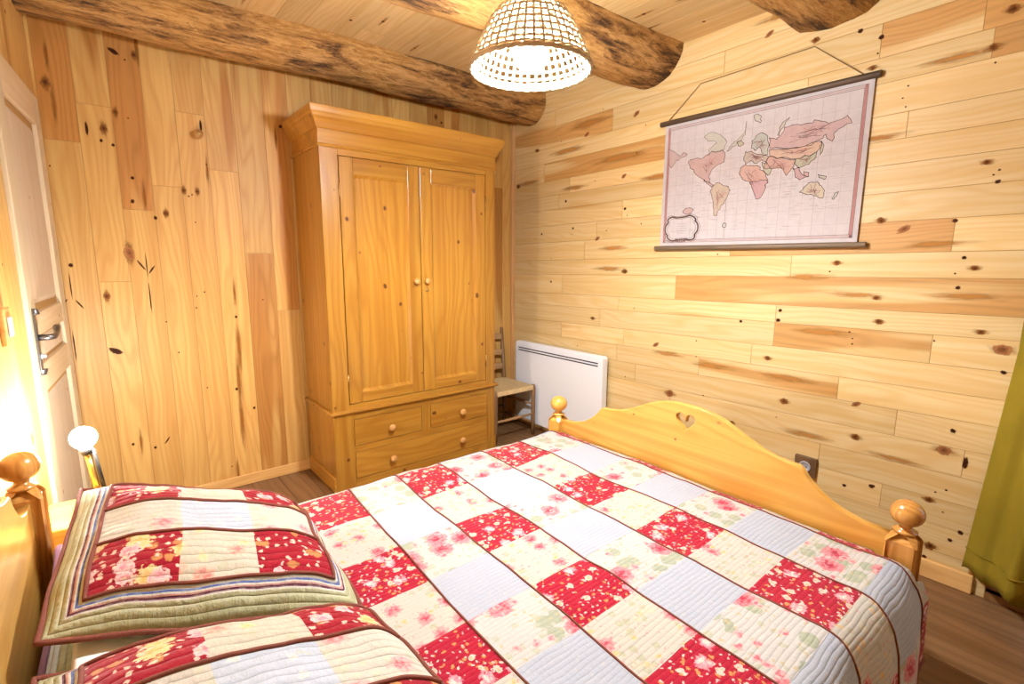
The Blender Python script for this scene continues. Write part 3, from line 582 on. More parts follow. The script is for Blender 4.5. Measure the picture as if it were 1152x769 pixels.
ob('ledge_moulding', W(moulding([(0, .434), (.012, .436), (.018, .442), (.018, .450), (.012, .456), (0, .458)], WX0, WX1, WF, WK)), M['wardX'], wd)
for a, b_ in (((WX0-.011, WF+.0, 0), (WX0, WK, .085)), ((WX1, WF, 0), (WX1+.011, WK, .085))):
    bm = B(); box(bm, a, b_); ob('plinth', W(bm), M['wardY'], wd, bevel=.004)
KN = [(.0075, 0), (.0075, .008), (.011, .012), (.018, .017), (.0205, .024), (.018, .031), (.010, .035), (.001, .036)]
def knob(parent, x, y, z, s=1.):
    bm = B(); lathe(bm, [(r*s, h*s) for r, h in KN], 20, (x, y, z), 'Y'); bmesh.ops.translate(bm, verts=bm.verts, vec=ctr)
    return ob('knob', bm, M['knobw'], parent)
def wdoor(x0, x1, hinge):
    z0, z1 = .489, 1.787; s = .072; y0, y1 = WF-.0015, WF+.021
    bm = B(); box(bm, (x0, y0, z0), (x0+s, y1, z1)); box(bm, (x1-s, y0, z0), (x1, y1, z1))
    d = ob('door', W(bm), M['wardZ'], wd, bevel=.003)
    for q0, q1 in ((z0, z0+.06), (z1-.085, z1)):
        bm = B(); box(bm, (x0+s, y0+.0005, q0), (x1-s, y1, q1)); ob('door_rail', W(bm), M['wardX'], d, bevel=.003)
    bm = B(); a0, a1, b0, b1 = x0+s, x1-s, z0+.06, z1-.085
    o1 = [bm.verts.new((x, y0+.004, z)) for x, z in ((a0, b0), (a1, b0), (a1, b1), (a0, b1))]; i_ = .013
    i1 = [bm.verts.new((x, y0+.015, z)) for x, z in ((a0+i_, b0+i_), (a1-i_, b0+i_), (a1-i_, b1-i_), (a0+i_, b1-i_))]
    for k in range(4): bm.faces.new((o1[k], o1[(k+1) % 4], i1[(k+1) % 4], i1[k]))
    bm.faces.new(i1); bmesh.ops.recalc_face_normals(bm, faces=bm.faces)
    ob('door_panel', W(bm), M['wardZ'], d)
    hx = x0-.004 if hinge < 0 else x1+.004
    for z in (.62, 1.62):
        bm = B(); tube(bm, [(hx, y0-.002, z-.035), (hx, y0-.002, z+.035)], .0045, 8); ob('hinge', W(bm), M['brass'], d)
    return d
dl = wdoor(.992, 1.4475, -1); drr = wdoor(1.4525, 1.908, 1)
knob(dl, 1.411, WF-.001, 1.148, .85)
knob(drr, 1.481, WF-.001, 1.148, .85)
bm = B(); lathe(bm, [(.010, 0), (.010, .003), (.004, .004)], 16, (1.484, WF-.001, 1.096), 'Y'); tube(bm, [(1.484, WF-.004, 1.096), (1.484, WF-.03, 1.096)], .003, 8); ob('key', W(bm), M['brass'], drr)
def drawer(x0, x1, z0, z1, ks):
    bm = B(); box(bm, (x0, WF-.001, z0), (x1, WF+.021, z1)); d = ob('drawer', W(bm), M['wardX'], wd, bevel=.004)
    for x, z in ks: knob(d, x, WF-.001, z)
drawer(1.0105, 1.4295, .2445, .3955, [(1.225, .312)]); drawer(1.4925, 1.9195, .2445, .3955, [(1.714, .312)])
drawer(1.0105, 1.9195, .0525, .2055, [(1.228, .123), (1.711, .123)])

# ------------------------------------------------------------------ bed
BX0, BX1, BY0, BY1 = -.208, 1.74, .313, 1.742         # post centres
bed = thing('double_bed', 'honey pine double bed frame with ball topped posts and a heart cut footboard', 'bed', (0.75, 1.03, 0))
off = Vector((-.75, -1.03, 0))
def T(bm): bmesh.ops.translate(bm, verts=bm.verts, vec=off); return bm
def post(x, y, zb, m):
    """square post to zb, then chamfered shoulder, ring, neck and ball"""
    bm = B(); h = .039; c = .006
    def sq(hh, z, ch):
        p = []
        for sx, sy in ((-1, -1), (1, -1), (1, 1), (-1, 1)):
            a, b_ = (hh, hh-ch), (hh-ch, hh)
            if sx*sy > 0: a, b_ = b_, a
            p += [(sx*a[0], sy*a[1]), (sx*b_[0], sy*b_[1])]
        return [bm.verts.new((x+q[0], y+q[1], z)) for q in p]
    def circ(r, z): return [bm.verts.new((x+r*math.cos(-PI/2-PI/4-PI/8+2*PI*k/8+0.0), y+r*math.sin(-PI/2-PI/4-PI/8+2*PI*k/8), z)) for k in range(8)]
    rings = [sq(h, 0, c), sq(h, zb, c), sq(h-.001, zb+.006, .010), sq(h-.006, zb+.018, .016), sq(.026, zb+.027, .018)]
    for i in range(len(rings)-1):
        for k in range(8): bm.faces.new((rings[i][k], rings[i][(k+1) % 8], rings[i+1][(k+1) % 8], rings[i+1][k]))
    bm.faces.new(rings[0][::-1]); bm.faces.new(rings[-1]); bmesh.ops.recalc_face_normals(bm, faces=bm.faces)
    z = zb+.026
    prof = [(.027, z), (.030, z+.003), (.030, z+.007), (.022, z+.011), (.016, z+.016), (.0155, z+.021), (.019, z+.025)]
    zc = z+.025+.034; R_ = .041
    for k in range(1, 15):
        a = -PI/2+.47+(PI-.47)*k/14; prof.append((max(.001, R_*math.cos(a)*1.02), zc+R_*.94*math.sin(a)))
    lathe(bm, prof, 32, (x, y, 0))
    return ob('bed_post', T(bm), m, bed)
post(BX0, BY0, .655, M['bark_pine']); post(BX0, BY1, .655, M['bark_pine'])
post(BX1, BY0, .470, M['bark_pine']); post(BX1, BY1, .470, M['bedZ'])
HALF = [(0, .712), (.05, .711), (.10, .704), (.15, .690), (.20, .666), (.25, .641), (.30, .620), (.345, .608), (.385, .602), (.418, .601), (.432, .592), (.445, .573), (.465, .553), (.495, .529), (.53, .508), (.57, .494), (.61, .484), (.676, .480)]
def board(name, x, z0, rise, top_extra, heart, m, thick=.026, zoff=0.):
    cu = bpy.data.curves.new(name, 'CURVE'); cu.dimensions = '2D'; cu.fill_mode = 'BOTH'; cu.extrude = thick/2-.003; cu.bevel_depth = .003; cu.bevel_resolution = 2
    cy = (BY0+BY1)/2
    pts = [(-a, z+zoff+top_extra*max(0, 1-a/.42)) for a, z in HALF[::-1]]+[(a, z+zoff+top_extra*max(0, 1-a/.42)) for a, z in HALF[1:]]
    pts = [(-.676, z0)]+pts+[(.676, z0)]
    def sp(pl_):
        s = cu.splines.new('POLY'); s.points.add(len(pl_)-1); s.use_cyclic_u = True
        for p, q in zip(s.points, pl_): p.co = (q[0], q[1], 0, 1)
    sp(pts)
    if heart:
        hp = []
        for k in range(28):
            t_ = 2*PI*k/28; hp.append((.0028*16*math.sin(t_)**3, heart+.0028*(13*math.cos(t_)-5*math.cos(2*t_)-2*math.cos(3*t_)-math.cos(4*t_))))
        sp(hp)
    tmp = bpy.data.objects.new('tmp', cu); C.objects.link(tmp)
    dg = bpy.context.evaluated_depsgraph_get(); me = bpy.data.meshes.new_from_object(tmp.evaluated_get(dg))
    bpy.data.objects.remove(tmp); bpy.data.curves.remove(cu)
    me.transform(Matrix(((0, 0, 1, x-.75), (1, 0, 0, cy-1.03), (0, 1, 0, 0), (0, 0, 0, 1))))
    me.materials.clear(); me.materials.append(m); me.name = name
    o = bpy.data.objects.new(name, me); C.objects.link(o); o.parent = bed
    return o
board('footboard', BX1, .12, 0, 0., .648, M['bedY'])
board('headboard', BX0, .16, 0, .03, 0, M['bedY'], zoff=.165)
for y in (BY0-.0, BY1+.0):
    bm = B(); box(bm, (BX0+.039, y-.013, .16), (BX1-.039, y+.013, .28)); ob('side_rail', T(bm), M['bedX'], bed, bevel=.003)
bm = B()
for k in range(12): x = BX0+.15+k*.155; box(bm, (x, BY0+.013, .175), (x+.08, BY1-.013, .195))
ob('slat_base', T(bm), M['bedY'], bed)
def pillow_mesh(bm, P, nu, nv, crown, under, uvl, edl, size, border, rnd=.0, matf=None, power=4):
    W_, H_ = size
    top = {}; bot = {}
    def h(u, v):
        a, b_ = abs(2*u-1), abs(2*v-1)
        return (max(0, 1-a**power)**.75)*(max(0, 1-b_**power)**.75)
    for i in range(nu+1):
        for j in range(nv+1):
            u, v = i/nu, j/nv
            p, n = P(u, v); hh = h(u, v)
            w = rnd*noise.noise((u*5+crown*30, v*5, 3.))+rnd*.5*noise.noise((u*13, v*13+crown*9, 8.))
            top[i, j] = bm.verts.new(p+n*(crown*hh+w*min(1, hh*2)))
            bot[i, j] = top[i, j] if i in (0, nu) or j in (0, nv) else bm.verts.new(p-n*under*hh)
    for i in range(nu):
        for j in range(nv):
            for dct, flip in ((top, 0), (bot, 1)):
                q = [(i, j), (i+1, j), (i+1, j+1), (i, j+1)]
                vs = [dct[k] for k in q]
                if flip: vs = vs[::-1]; q = q[::-1]
                f = bm.faces.new(vs); f.smooth = True
                if uvl:
                    uc, vc = (i+.5)/nu, (j+.5)/nv
                    f.material_index = matf(uc, vc) if not flip else matf(0, 0)
                    for l, k in zip(f.loops, q):
                        u, v = k[0]/nu, k[1]/nv; l[uvl].uv = (u*W_, v*H_)
                        l[edl].uv = (min(u*W_, (1-u)*W_, v*H_, (1-v)*H_), u*W_)
    return top
def bil(c, sag=0.):
    nl, nr, fl, fr = [Vector(p) for p in c]
    def P(u, v):
        p = nl.lerp(nr, u).lerp(fl.lerp(fr, u), v)
        du = (nr-nl).lerp(fr-fl, v); dv = (fl-nl).lerp(fr-nr, u)
        return p, du.cross(dv).normalized()
    return P

# mattress
bm = B(); box(bm, (-.163, .348, .197), (1.694, 1.70, .410))
mt = tag(ob('mattress', bm, M['bedwhite'], bevel=.04), 'white mattress on the bed frame under the patchwork quilt', 'mattress')
mt.modifiers['bevel'].segments = 4

# ------------------------------------------------------------------ quilt
XB = [-.154, -.045, .18, .395, .605, .800, 1.000, 1.230, 1.445, 1.665, 1.716]
YB = [2.05, 1.90, 1.71, 1.49, 1.262, 1.070, .877, .695, .516, .325, .135, -.06]
ZQ = .434
def drape(s):
    """distance past the mattress edge along the cloth -> (outward, down)"""
    pts = [(0, 0, 0), (.04, .037, .008), (.075, .062, .034), (.11, .078, .066), (.16, .088, .115), (.40, .098, .355)]
    for a, b_ in zip(pts, pts[1:]):
        if s <= b_[0]: t_ = (s-a[0])/(b_[0]-a[0]); return a[1]+(b_[1]-a[1])*t_, a[2]+(b_[2]-a[2])*t_
    return pts[-1][1], pts[-1][2]
def quiltP(x, y, lift=0.):
    sk = .05*(y-1.2)*max(0, min(1, 1-(x-.6)/1.15)) if x > .39 else 0
    X = x+sk*min(1, max(0, (x-.39)/.2))+.006*noise.noise((x*6, y*5, 2))
    e0, e1 = .335, 1.70; Y = y; Z = ZQ+.010*noise.noise((x*3.1, y*3.3, 0))+.004*noise.noise((x*11, y*11, 5))
    nrm = Vector((0, 0, 1))
    if y < e0:
        o_, d_ = drape(e0-y); t_ = min(1, d_/.2); wave = .016*t_*math.sin(x*13+1.0)+.010*t_*math.sin(x*29)
        Y = e0-o_-wave*.8-.012*t_; Z -= d_
        if x > 1.60: X += .10*(x-1.55)/.175*min(1, max(0, (d_-.045)/.12)); 
        nrm = Vector((0, -1, 0)) if d_ > .06 else Vector((0, -.6, .8))
    elif y > e1:
        o_, d_ = drape(y-e1); Y = e1+o_*.95; Z -= d_; nrm = Vector((0, 1, 0)) if d_ > .06 else Vector((0, .6, .8))
    if x < .12: t_ = min(1, (.12-x)/.2); Z += .085*t_*t_*(3-2*t_)*min(1, max(0, (y-.3)/.1))
    if x < -.12: Z -= 9*(x+.12)**2
    if x > 1.665 and y >= e0-.06: Z -= .25*(x-1.665)
    if Y > .262 and Y < .375 or Y > 1.68: X = min(X, 1.692)
    return Vector((X, Y, Z))+nrm*lift
bm = B(); uvl = bm.loops.layers.uv.new('UVMap'); edl = bm.loops.layers.uv.new('Edge')
def sub(bs, step):
    out = []; ci = []
    for i in range(len(bs)-1):
        n = max(2, round(abs(bs[i+1]-bs[i])/step))
        for k in range(n): out.append(bs[i]+(bs[i+1]-bs[i])*k/n); ci.append(i)
    out.append(bs[-1]); return out, ci
xs, xi = sub(XB, .017); ys, yi = sub(YB, .017)
V = [[bm.verts.new(quiltP(x, y)) for y in ys] for x in xs]
for i in range(len(xs)-1):
    for j in range(len(ys)-1):
        f = bm.faces.new((V[i][j], V[i][j+1], V[i+1][j+1], V[i+1][j])); f.smooth = True
        cx, cy = xi[i], yi[j]
        if cx == 0: mi = 4
        elif cx % 2 == 1: mi = 0 if cy % 2 == 0 else 1
        else: mi = 2 if cy % 2 == 0 else 3
        f.material_index = mi
        for l, (a, b_) in zip(f.loops, ((i, j), (i, j+1), (i+1, j+1), (i+1, j))):
            l[uvl].uv = (xs[a]+.37*cx+3, ys[b_]+.53*cy+3); l[edl].uv = (xs[a]-XB[0], ys[b_])
quilt = ob('patchwork_quilt', bm, [M['q_red'], M['q_pale'], M['q_rose'], M['q_blue'], M['b_quilt']])
# rows: even = red / rose, matching the photograph's squares
tag(quilt, 'red, cream and pale blue floral patchwork quilt spread over the bed', 'quilt')
sol = quilt.modifiers.new('thickness', 'SOLIDIFY'); sol.thickness = .006; sol.offset = -1
for k, x in enumerate(XB[1:-1]):
    bm = B(); tube(bm, [quiltP(x, YB[0]+(YB[-1]-YB[0])*t_/110, .0015) for t_ in range(111)], .0026, 6); ob('piping', bm, M['piping'], quilt, smooth=True)
bm = B(); tube(bm, [quiltP(XB[0], YB[0]+(YB[-1]-YB[0])*t_/90, 0.) for t_ in range(91)], .007, 8); ob('binding', bm, M['plum'], quilt, smooth=True)
bm = B(); tube(bm, [quiltP(XB[0]+(XB[-1]-XB[0])*t_/120, YB[-1], 0.) for t_ in range(121)], .006, 8); ob('binding', bm, M['piping'], quilt, smooth=True)

# ------------------------------------------------------------------ pillows
def sham(name, label, corners, size, crown, under, cells, border=.056, rnd=.007, rowsplit=None, seed=0):
    W_, H_ = size; P0 = bil(corners); s_ = crown*50
    def P(u, v):
        p, n = P0(u, v); q = Vector((noise.noise((u*3.2, v*3.2, s_)), noise.noise((u*3.2, v*3.2, s_+5)), 0))
        return p+n*(.010*noise.noise((u*4.2, v*4.2, s_+9)))+q*.012, n
    bm = B(); uvl = bm.loops.layers.uv.new('UVMap'); edl = bm.loops.layers.uv.new('Edge')
    nu, nv = 76, 70; ncol, nrow = len(cells[0]), len(cells)
    bu, bv = border/W_, border/H_
    def matf(u, v):
        if u < bu or u > 1-bu or v < bv or v > 1-bv: return 4
        c = int((u-bu)/(1-2*bu)*ncol); r = int((v-bv)/(1-2*bv)*nrow)
        return cells[min(r, nrow-1)][min(c, ncol-1)]
    pillow_mesh(bm, P, nu, nv, crown, under, uvl, edl, size, border, rnd, matf)
    o = ob(name, bm, [M['s_red'], M['s_pale'], M['s_rose'], M['s_blue'], M['b_sham']])
    def S(u, v, lift):
        def h(u, v):
            a, b_ = abs(2*u-1), abs(2*v-1); return (max(0, 1-a**4)**.75)*(max(0, 1-b_**4)**.75)
        p, n = P(u, v); hh = h(u, v); w = rnd*noise.noise((u*5+crown*30, v*5, 3.))+rnd*.5*noise.noise((u*13, v*13+crown*9, 8.))
        return p+n*(crown*hh+w*min(1, hh*2)+lift)
    def line(a, b_, n=50): return [S(a[0]+(b_[0]-a[0])*k/n, a[1]+(b_[1]-a[1])*k/n, .002) for k in range(n+1)]
    bm = B(); loop = line((0, 0), (1, 0))[:-1]+line((1, 0), (1, 1))[:-1]+line((1, 1), (0, 1))[:-1]+line((0, 1), (0, 0))[:-1]
    tube(bm, loop, .0055, 8, closed=True); ob('edge_piping', bm, M['piping'], o, smooth=True)
    bm = B(); loop = line((bu, bv), (1-bu, bv))[:-1]+line((1-bu, bv), (1-bu, 1-bv))[:-1]+line((1-bu, 1-bv), (bu, 1-bv))[:-1]+line((bu, 1-bv), (bu, bv))[:-1]
    tube(bm, loop, .0042, 8, closed=True); ob('panel_piping', bm, M['piping'], o, smooth=True)
    for r in range(1, nrow):
        v = bv+(1-2*bv)*r/nrow; bm = B(); tube(bm, line((bu, v), (1-bu, v)), .0038, 8); ob('row_piping', bm, M['piping'], o, smooth=True)
    return tag(o, label, 'pillow', 'quilted patchwork pillows at the head of the bed')
fk = dict(pitch=.021, stitch=.8)
M['s_red'] = fabric('pillow red floral cotton', (0.288, 0.006, 0.018), [(11, .30, .50, (0.672, 0.400, 0.128), (0.688, 0.528, 0.256)), (17, .33, .40, (0.656, 0.240, 0.288), (0.688, 0.464, 0.448)), (55, .28, .35, (0.688, 0.560, 0.400), (0.640, 0.440, 0.360))], [(26, .3, .3, (0.496, 0.240, 0.080))], **fk)  # red deeper than the quilt's: dimmer light on the pillow put into the colour
M['s_pale'] = fabric('pillow pale floral cotton', (0.512, 0.468, 0.368), [(15, .34, .45, (0.576, 0.200, 0.176), (0.640, 0.400, 0.304)), (24, .32, .32, (0.640, 0.480, 0.200), (0.656, 0.528, 0.336))], [(30, .32, .30, (0.464, 0.448, 0.320))], **fk)
M['s_rose'] = fabric('pillow rose floral cotton', (0.536, 0.496, 0.424), [(13, .34, .35, (0.576, 0.160, 0.176), (0.672, 0.400, 0.368))], [(24, .34, .40, (0.448, 0.448, 0.336)), (40, .3, .25, (0.560, 0.528, 0.400))], **fk)
M['s_blue'] = fabric('pillow pale blue cotton', (0.448, 0.488, 0.560), [(24, .25, .25, (0.624, 0.560, 0.528), (0.608, 0.592, 0.560))], [(30, .22, .25, (0.448, 0.480, 0.440))], **fk)
R_, Pl, Ro, Bl = 0, 1, 2, 3
sham('pillow_sham', 'quilted patchwork pillow leaning at the far side by the bedside lamp', [(-.155, 1.155, .585), (.395, 1.030, .468), (-.095, 1.70, .655), (.43, 1.56, .485)], (.57, .54), .098, .03,
     [[R_, Pl, R_], [Ro, Bl, Ro], [R_, Pl, R_]])
sham('pillow_sham', 'quilted patchwork pillow in the foreground at the camera side', [(-.165, .50, .57), (.44, .46, .47), (-.145, 1.075, .575), (.40, .985, .468)], (.60, .54), .112, .03,
     [[R_, Pl, R_], [Ro, Bl, Ro], [R_, Pl, R_]])
bm = B(); pillow_mesh(bm, bil([(-.11, 1.075, .541), (.15, 1.025, .478), (-.10, 1.40, .560), (.15, 1.34, .487)]), 30, 30, .010, .006, None, None, (.5, .5), .05, .004)
tag(ob('bed_pillow', bm, M['bedwhite']), 'plain white pillow peeking out under the far patchwork pillow', 'pillow')
# ------------------------------------------------------------------ nightstand and lamp
ns = thing('nightstand', 'small honey pine nightstand between the bed head and the door', 'nightstand', (-.088, 1.965, 0), -.085)
bm = B(); box(bm, (-.118, -.11, .47), (.105, .11, .495)); ob('table_top', bm, M['bedX'], ns, bevel=.005)
bm = B(); box(bm, (-.105, -.10, .10), (.092, .10, .47)); ob('body', bm, M['bedZ'], ns, bevel=.002)
bm = B(); box(bm, (.092, -.088, .34), (.104, .088, .455)); d = ob('drawer', bm, M['bedY'], ns, bevel=.003)
bm = B(); lathe(bm, [(.007, 0), (.007, .008), (.016, .016), (.016, .022), (.001, .028)], 16, (.102, 0, .40), 'X'); bmesh.ops.scale(bm, vec=(1, 1, 1), verts=bm.verts)
for v in bm.verts: v.co.x = .102+(.102-v.co.x)
ob('knob', bm, M['knobw'], d)
for sx in (-.085, .072):
    for sy in (-.08, .08):
        bm = B(); box(bm, (sx-.02, sy-.02, 0), (sx+.02, sy+.02, .10)); ob('leg', bm, M['bedZ'], ns, bevel=.003)

lp = thing('bedside_lamp', 'lit globe bedside lamp on a slim black and gold stem behind the pillow', 'lamp', (-.07, 1.99, .495))
bm = B(); lathe(bm, [(.055, 0), (.055, .008), (.050, .013), (.012, .016), (.001, .017)], 28); ob('base', bm, M['black'], lp)
bm = B(); tube(bm, [(.004, 0, .012), (-.014, 0, .175)], .0085, 14); ob('stem', bm, M['gold'], lp, smooth=True)
bm = B(); tube(bm, [(.020, -.004, .012), (.001, -.004, .185)], .006, 12); ob('stem', bm, M['black'], lp, smooth=True)
bm = B(); tube(bm, [(-.013, 0, .170), (-.0155, 0, .192)], [.014, .019], 20); ob('lamp_holder', bm, M['black'], lp, smooth=True)
bm = B(); bmesh.ops.create_uvsphere(bm, u_segments=28, v_segments=18, radius=.034)
bmesh.ops.translate(bm, verts=bm.verts, vec=(-.018, 0, .225)); ob('globe', bm, M['globe'], lp, smooth=True)

# ------------------------------------------------------------------ radiator
rd = thing('electric_radiator', 'white flat panel electric heater on the plank wall behind the bed foot', 'heater', (WB-.005, 2.47, .06))
def rbox(bm, x0, x1, w_, z0, z1, r):
    n = 8; pts = []
    for cy, cz, a0 in ((w_/2-r, z1-r, 0), (-w_/2+r, z1-r, PI/2), (-w_/2+r, z0+r, PI), (w_/2-r, z0+r, 1.5*PI)):
        for k in range(n+1): a = a0+PI/2*k/n; pts.append((cy+r*math.cos(a), cz+r*math.sin(a)))
    A_ = [bm.verts.new((x0, p[0], p[1])) for p in pts]; B_ = [bm.verts.new((x1, p[0], p[1])) for p in pts]
    bm.faces.new(A_); bm.faces.new(B_[::-1])
    for k in range(len(pts)): bm.faces.new((A_[k], B_[k], B_[(k+1) % len(pts)], A_[(k+1) % len(pts)]))
    bmesh.ops.recalc_face_normals(bm, faces=bm.faces)
bm = B(); rbox(bm, -.085, -.030, .862, .0, .605, .018); ob('front_panel', bm, M['white'], rd, bevel=.006)
bm = B(); rbox(bm, -.031, 0, .80, .04, .57, .01); ob('wall_bracket', bm, M['grey'], rd)
for z in (.556, .538):
    bm = B(); box(bm, (-.0865, -.395, z), (-.083, .395, z+.0075)); ob('vent_slot', bm, M['slot'], rd)

# ------------------------------------------------------------------ rush chair
ch = thing('rush_chair', 'low old wooden chair with woven rush seat between wardrobe and heater', 'chair', (2.20, 2.81, 0))
CX, CY = .175, .165
def leg(x, y, z1, m='oldwoodZ', lean=0.):
    bm = B(); tube(bm, [(x, y, 0), (x, y, .12), (x, y+lean*.2, .35), (x, y+lean, z1)], [.013, .0155, .0165, .013], 12)
    return ob('leg', bm, M[m], ch, smooth=True)
leg(-CX, -CY, .375); leg(CX, -CY, .375)
for s in (-1, 1):
    bm = B(); tube(bm, [(s*.165, CY, 0), (s*.165, CY, .36), (s*.165, CY+.035, .76)], [.013, .016, .013], 12); ob('back_post', bm, M['oldwoodZ'], ch, smooth=True)
for z in (.46, .57, .69):
    bm = B(); n = 14; tp, bt = [], []
    for k in range(n+1):
        f = k/n; x = -.160+.32*f; y = CY+.035*(z-.36)/.4+.012*math.sin(PI*f); hh = .020+.014*math.sin(PI*f)
        tp.append([bm.verts.new((x, y+d, z+hh)) for d in (-.005, .005)]); bt.append([bm.verts.new((x, y+d, z-.018)) for d in (-.005, .005)])
    for k in range(n):
        for q in ((tp[k][0], bt[k][0], bt[k+1][0], tp[k+1][0]), (tp[k][1], tp[k+1][1], bt[k+1][1], bt[k][1]), (tp[k][0], tp[k+1][0], tp[k+1][1], tp[k][1]), (bt[k][0], bt[k][1], bt[k+1][1], bt[k+1][0])): bm.faces.new(q)
    bm.faces.new((tp[0][0], tp[0][1], bt[0][1], bt[0][0])); bm.faces.new((tp[-1][1], tp[-1][0], bt[-1][0], bt[-1][1]))
    bmesh.ops.recalc_face_normals(bm, faces=bm.faces); ob('back_slat', bm, M['oldwoodX'], ch)
for (a, b_) in (((-CX, -CY, .155), (CX, -CY, .155)), ((-CX, -CY, .23), (-.165, CY, .23)), ((CX, -CY, .23), (.165, CY, .23)), ((CX, -CY, .09), (.165, CY, .09)), ((-CX, -CY, .09), (-.165, CY, .09)), ((-.165, CY, .15), (.165, CY, .15))):
    bm = B(); mid = [(a[i]+b_[i])/2 for i in range(3)]; tube(bm, [a, mid, b_], [.008, .011, .008], 10); ob('rung', bm, M['oldwoodX'] if a[1] == b_[1] and a[1] < 0 else M['oldwoodZ'], ch, smooth=True)
def rush_mat():
    m, nt, b, _ = new_mat('woven rush'); g = G(nt); tc = g.n('ShaderNodeTexCoord')
    s = g.n('ShaderNodeSeparateXYZ'); nt.links.new(tc.outputs['Object'], s.inputs[0])
    ax_ = g.math('ABSOLUTE', s.outputs[0]); ay = g.math('ABSOLUTE', s.outputs[1])
    sel = g.math('GREATER_THAN', ax_, ay)
    c_ = g.mix(sel, s.outputs[1], s.outputs[0])
    w = g.math('MULTIPLY_ADD', g.math('SINE', g.math('MULTIPLY', c_, 620.)), .5, .5)
    nz = g.noise(tc.outputs['Object'], 60, 4).outputs[0]
    c = g.mix(nz, (.50, .33, .14), (.72, .55, .30)); c = g.mix(g.math('MULTIPLY', w, .35), c, (.30, .18, .07))
    nt.links.new(c, b.inputs['Base Color']); b.inputs['Roughness'].default_value = .8; g.bump(w, .6, .004, b); return m
bm = B(); nn = 20
def seat_z(u, v):
    return .362+.016*max(abs(2*u-1), abs(2*v-1))**2-.004
vs = [[None]*(nn+1) for _ in range(nn+1)]; vb = [[None]*(nn+1) for _ in range(nn+1)]
for i in range(nn+1):
    for j in range(nn+1):
        u, v = i/nn, j/nn; hw = CX+.004+(.165-CX)*v
        vs[i][j] = bm.verts.new(((2*u-1)*hw, -CY-.010+(2*CY+.016)*v, seat_z(u, v))); vb[i][j] = bm.verts.new(((2*u-1)*hw, -CY-.010+(2*CY+.016)*v, .338))
for i in range(nn):
    for j in range(nn):
        bm.faces.new((vs[i][j], vs[i+1][j], vs[i+1][j+1], vs[i][j+1])).smooth = True; bm.faces.new((vb[i][j], vb[i][j+1], vb[i+1][j+1], vb[i+1][j]))
for i in range(nn):
    for (a, b_) in (((i, 0), (i+1, 0)), ((i+1, nn), (i, nn)), ((0, i+1), (0, i)), ((nn, i), (nn, i+1))):
        bm.faces.new((vs[a[0]][a[1]], vb[a[0]][a[1]], vb[b_[0]][b_[1]], vs[b_[0]][b_[1]]))
bmesh.ops.recalc_face_normals(bm, faces=bm.faces); ob('seat', bm, rush_mat(), ch, bevel=.006)

# ------------------------------------------------------------------ wall map
mx0 = WB-.012
mp = thing('wall_map', 'old fashioned world map hanging from a dark wooden rod on the plank wall', 'map', (mx0, 1.23, 1.34))
def ML(y, z, d=0.): return (-d, y-1.23, z-1.34)
bm = B(); mats_ = []; ids = {}
def mi_(name, col, rough=.85):
    if name not in ids:
        if col and name not in ('paper', 'ink', 'graticule', 'pink band', 'soft ink', 'sepia', 'faded band'): col = tuple(c*.75+p*.25 for c, p in zip(col, (.52, .46, .45)))
        ids[name] = len(mats_); mats_.append(plain('map print '+name, col, rough, spec=.15, var=.12, vscale=30))
    return ids[name]
mi_('paper', (.52, .485, .50))
Y0, Y1, Z0, Z1 = .742, 1.712, 1.352, 2.005      # right and left edge, bottom, top
def mpoly(pts, d, m):
    f = bm.faces.new([bm.verts.new(ML(y, z, d)) for y, z in pts]); f.material_index = m
def mstroke(pts, d, m, w_=.0022, closed=False):
    n = len(pts)
    for i in range(n if closed else n-1):
        a, b_ = Vector(pts[i]), Vector(pts[(i+1) % n]); t_ = b_-a
        if t_.length < 1e-6: continue
        t_.normalize(); q = Vector((-t_.y, t_.x))*w_/2; a = a-t_*w_*.3; b_ = b_+t_*w_*.3
        mpoly([(a+q), (b_+q), (b_-q), (a-q)], d, m)
box(bm, ML(Y0, Z0, -.0012+.0), ML(Y1, Z1, .0), mi_('paper', None))
PK, GRY, SI_, INK = mi_('pink band', (.45, .22, .21)), mi_('graticule', (.40, .35, .36)), mi_('soft ink', (.22, .20, .17)), mi_('ink', (.13, .095, .09))
def rect(i_): return [(Y0+i_, Z0+i_), (Y1-i_, Z0+i_), (Y1-i_, Z1-i_), (Y0+i_, Z1-i_)]
mstroke(rect(.020), .0005, INK, .0016, True); mstroke(rect(.033), .0005, INK, .0018, True)
for yy in (Y0+.0265, Y1-.0265): mstroke([(yy, Z0+.024), (yy, Z1-.024)], .0004, PK, .010)
for zz in (Z0+.0265, Z1-.0265): mstroke([(Y0+.024, zz), (Y1-.024, zz)], .0004, mi_('faded band', (.47, .35, .34)), .006)
for k in range(1, 18): mstroke([(Y0+.033+(Y1-Y0-.066)*k/18, Z0+.033), (Y0+.033+(Y1-Y0-.066)*k/18, Z1-.033)], .0003, GRY, .0011 if k % 3 else .0018)
for f in (.08, .2, .31, .41, .50, .58, .67, .77, .88): zz = Z0+.033+(Z1-Z0-.066)*f; mstroke([(Y0+.033, zz), (Y1-.033, zz)], .0003, GRY, .0011)
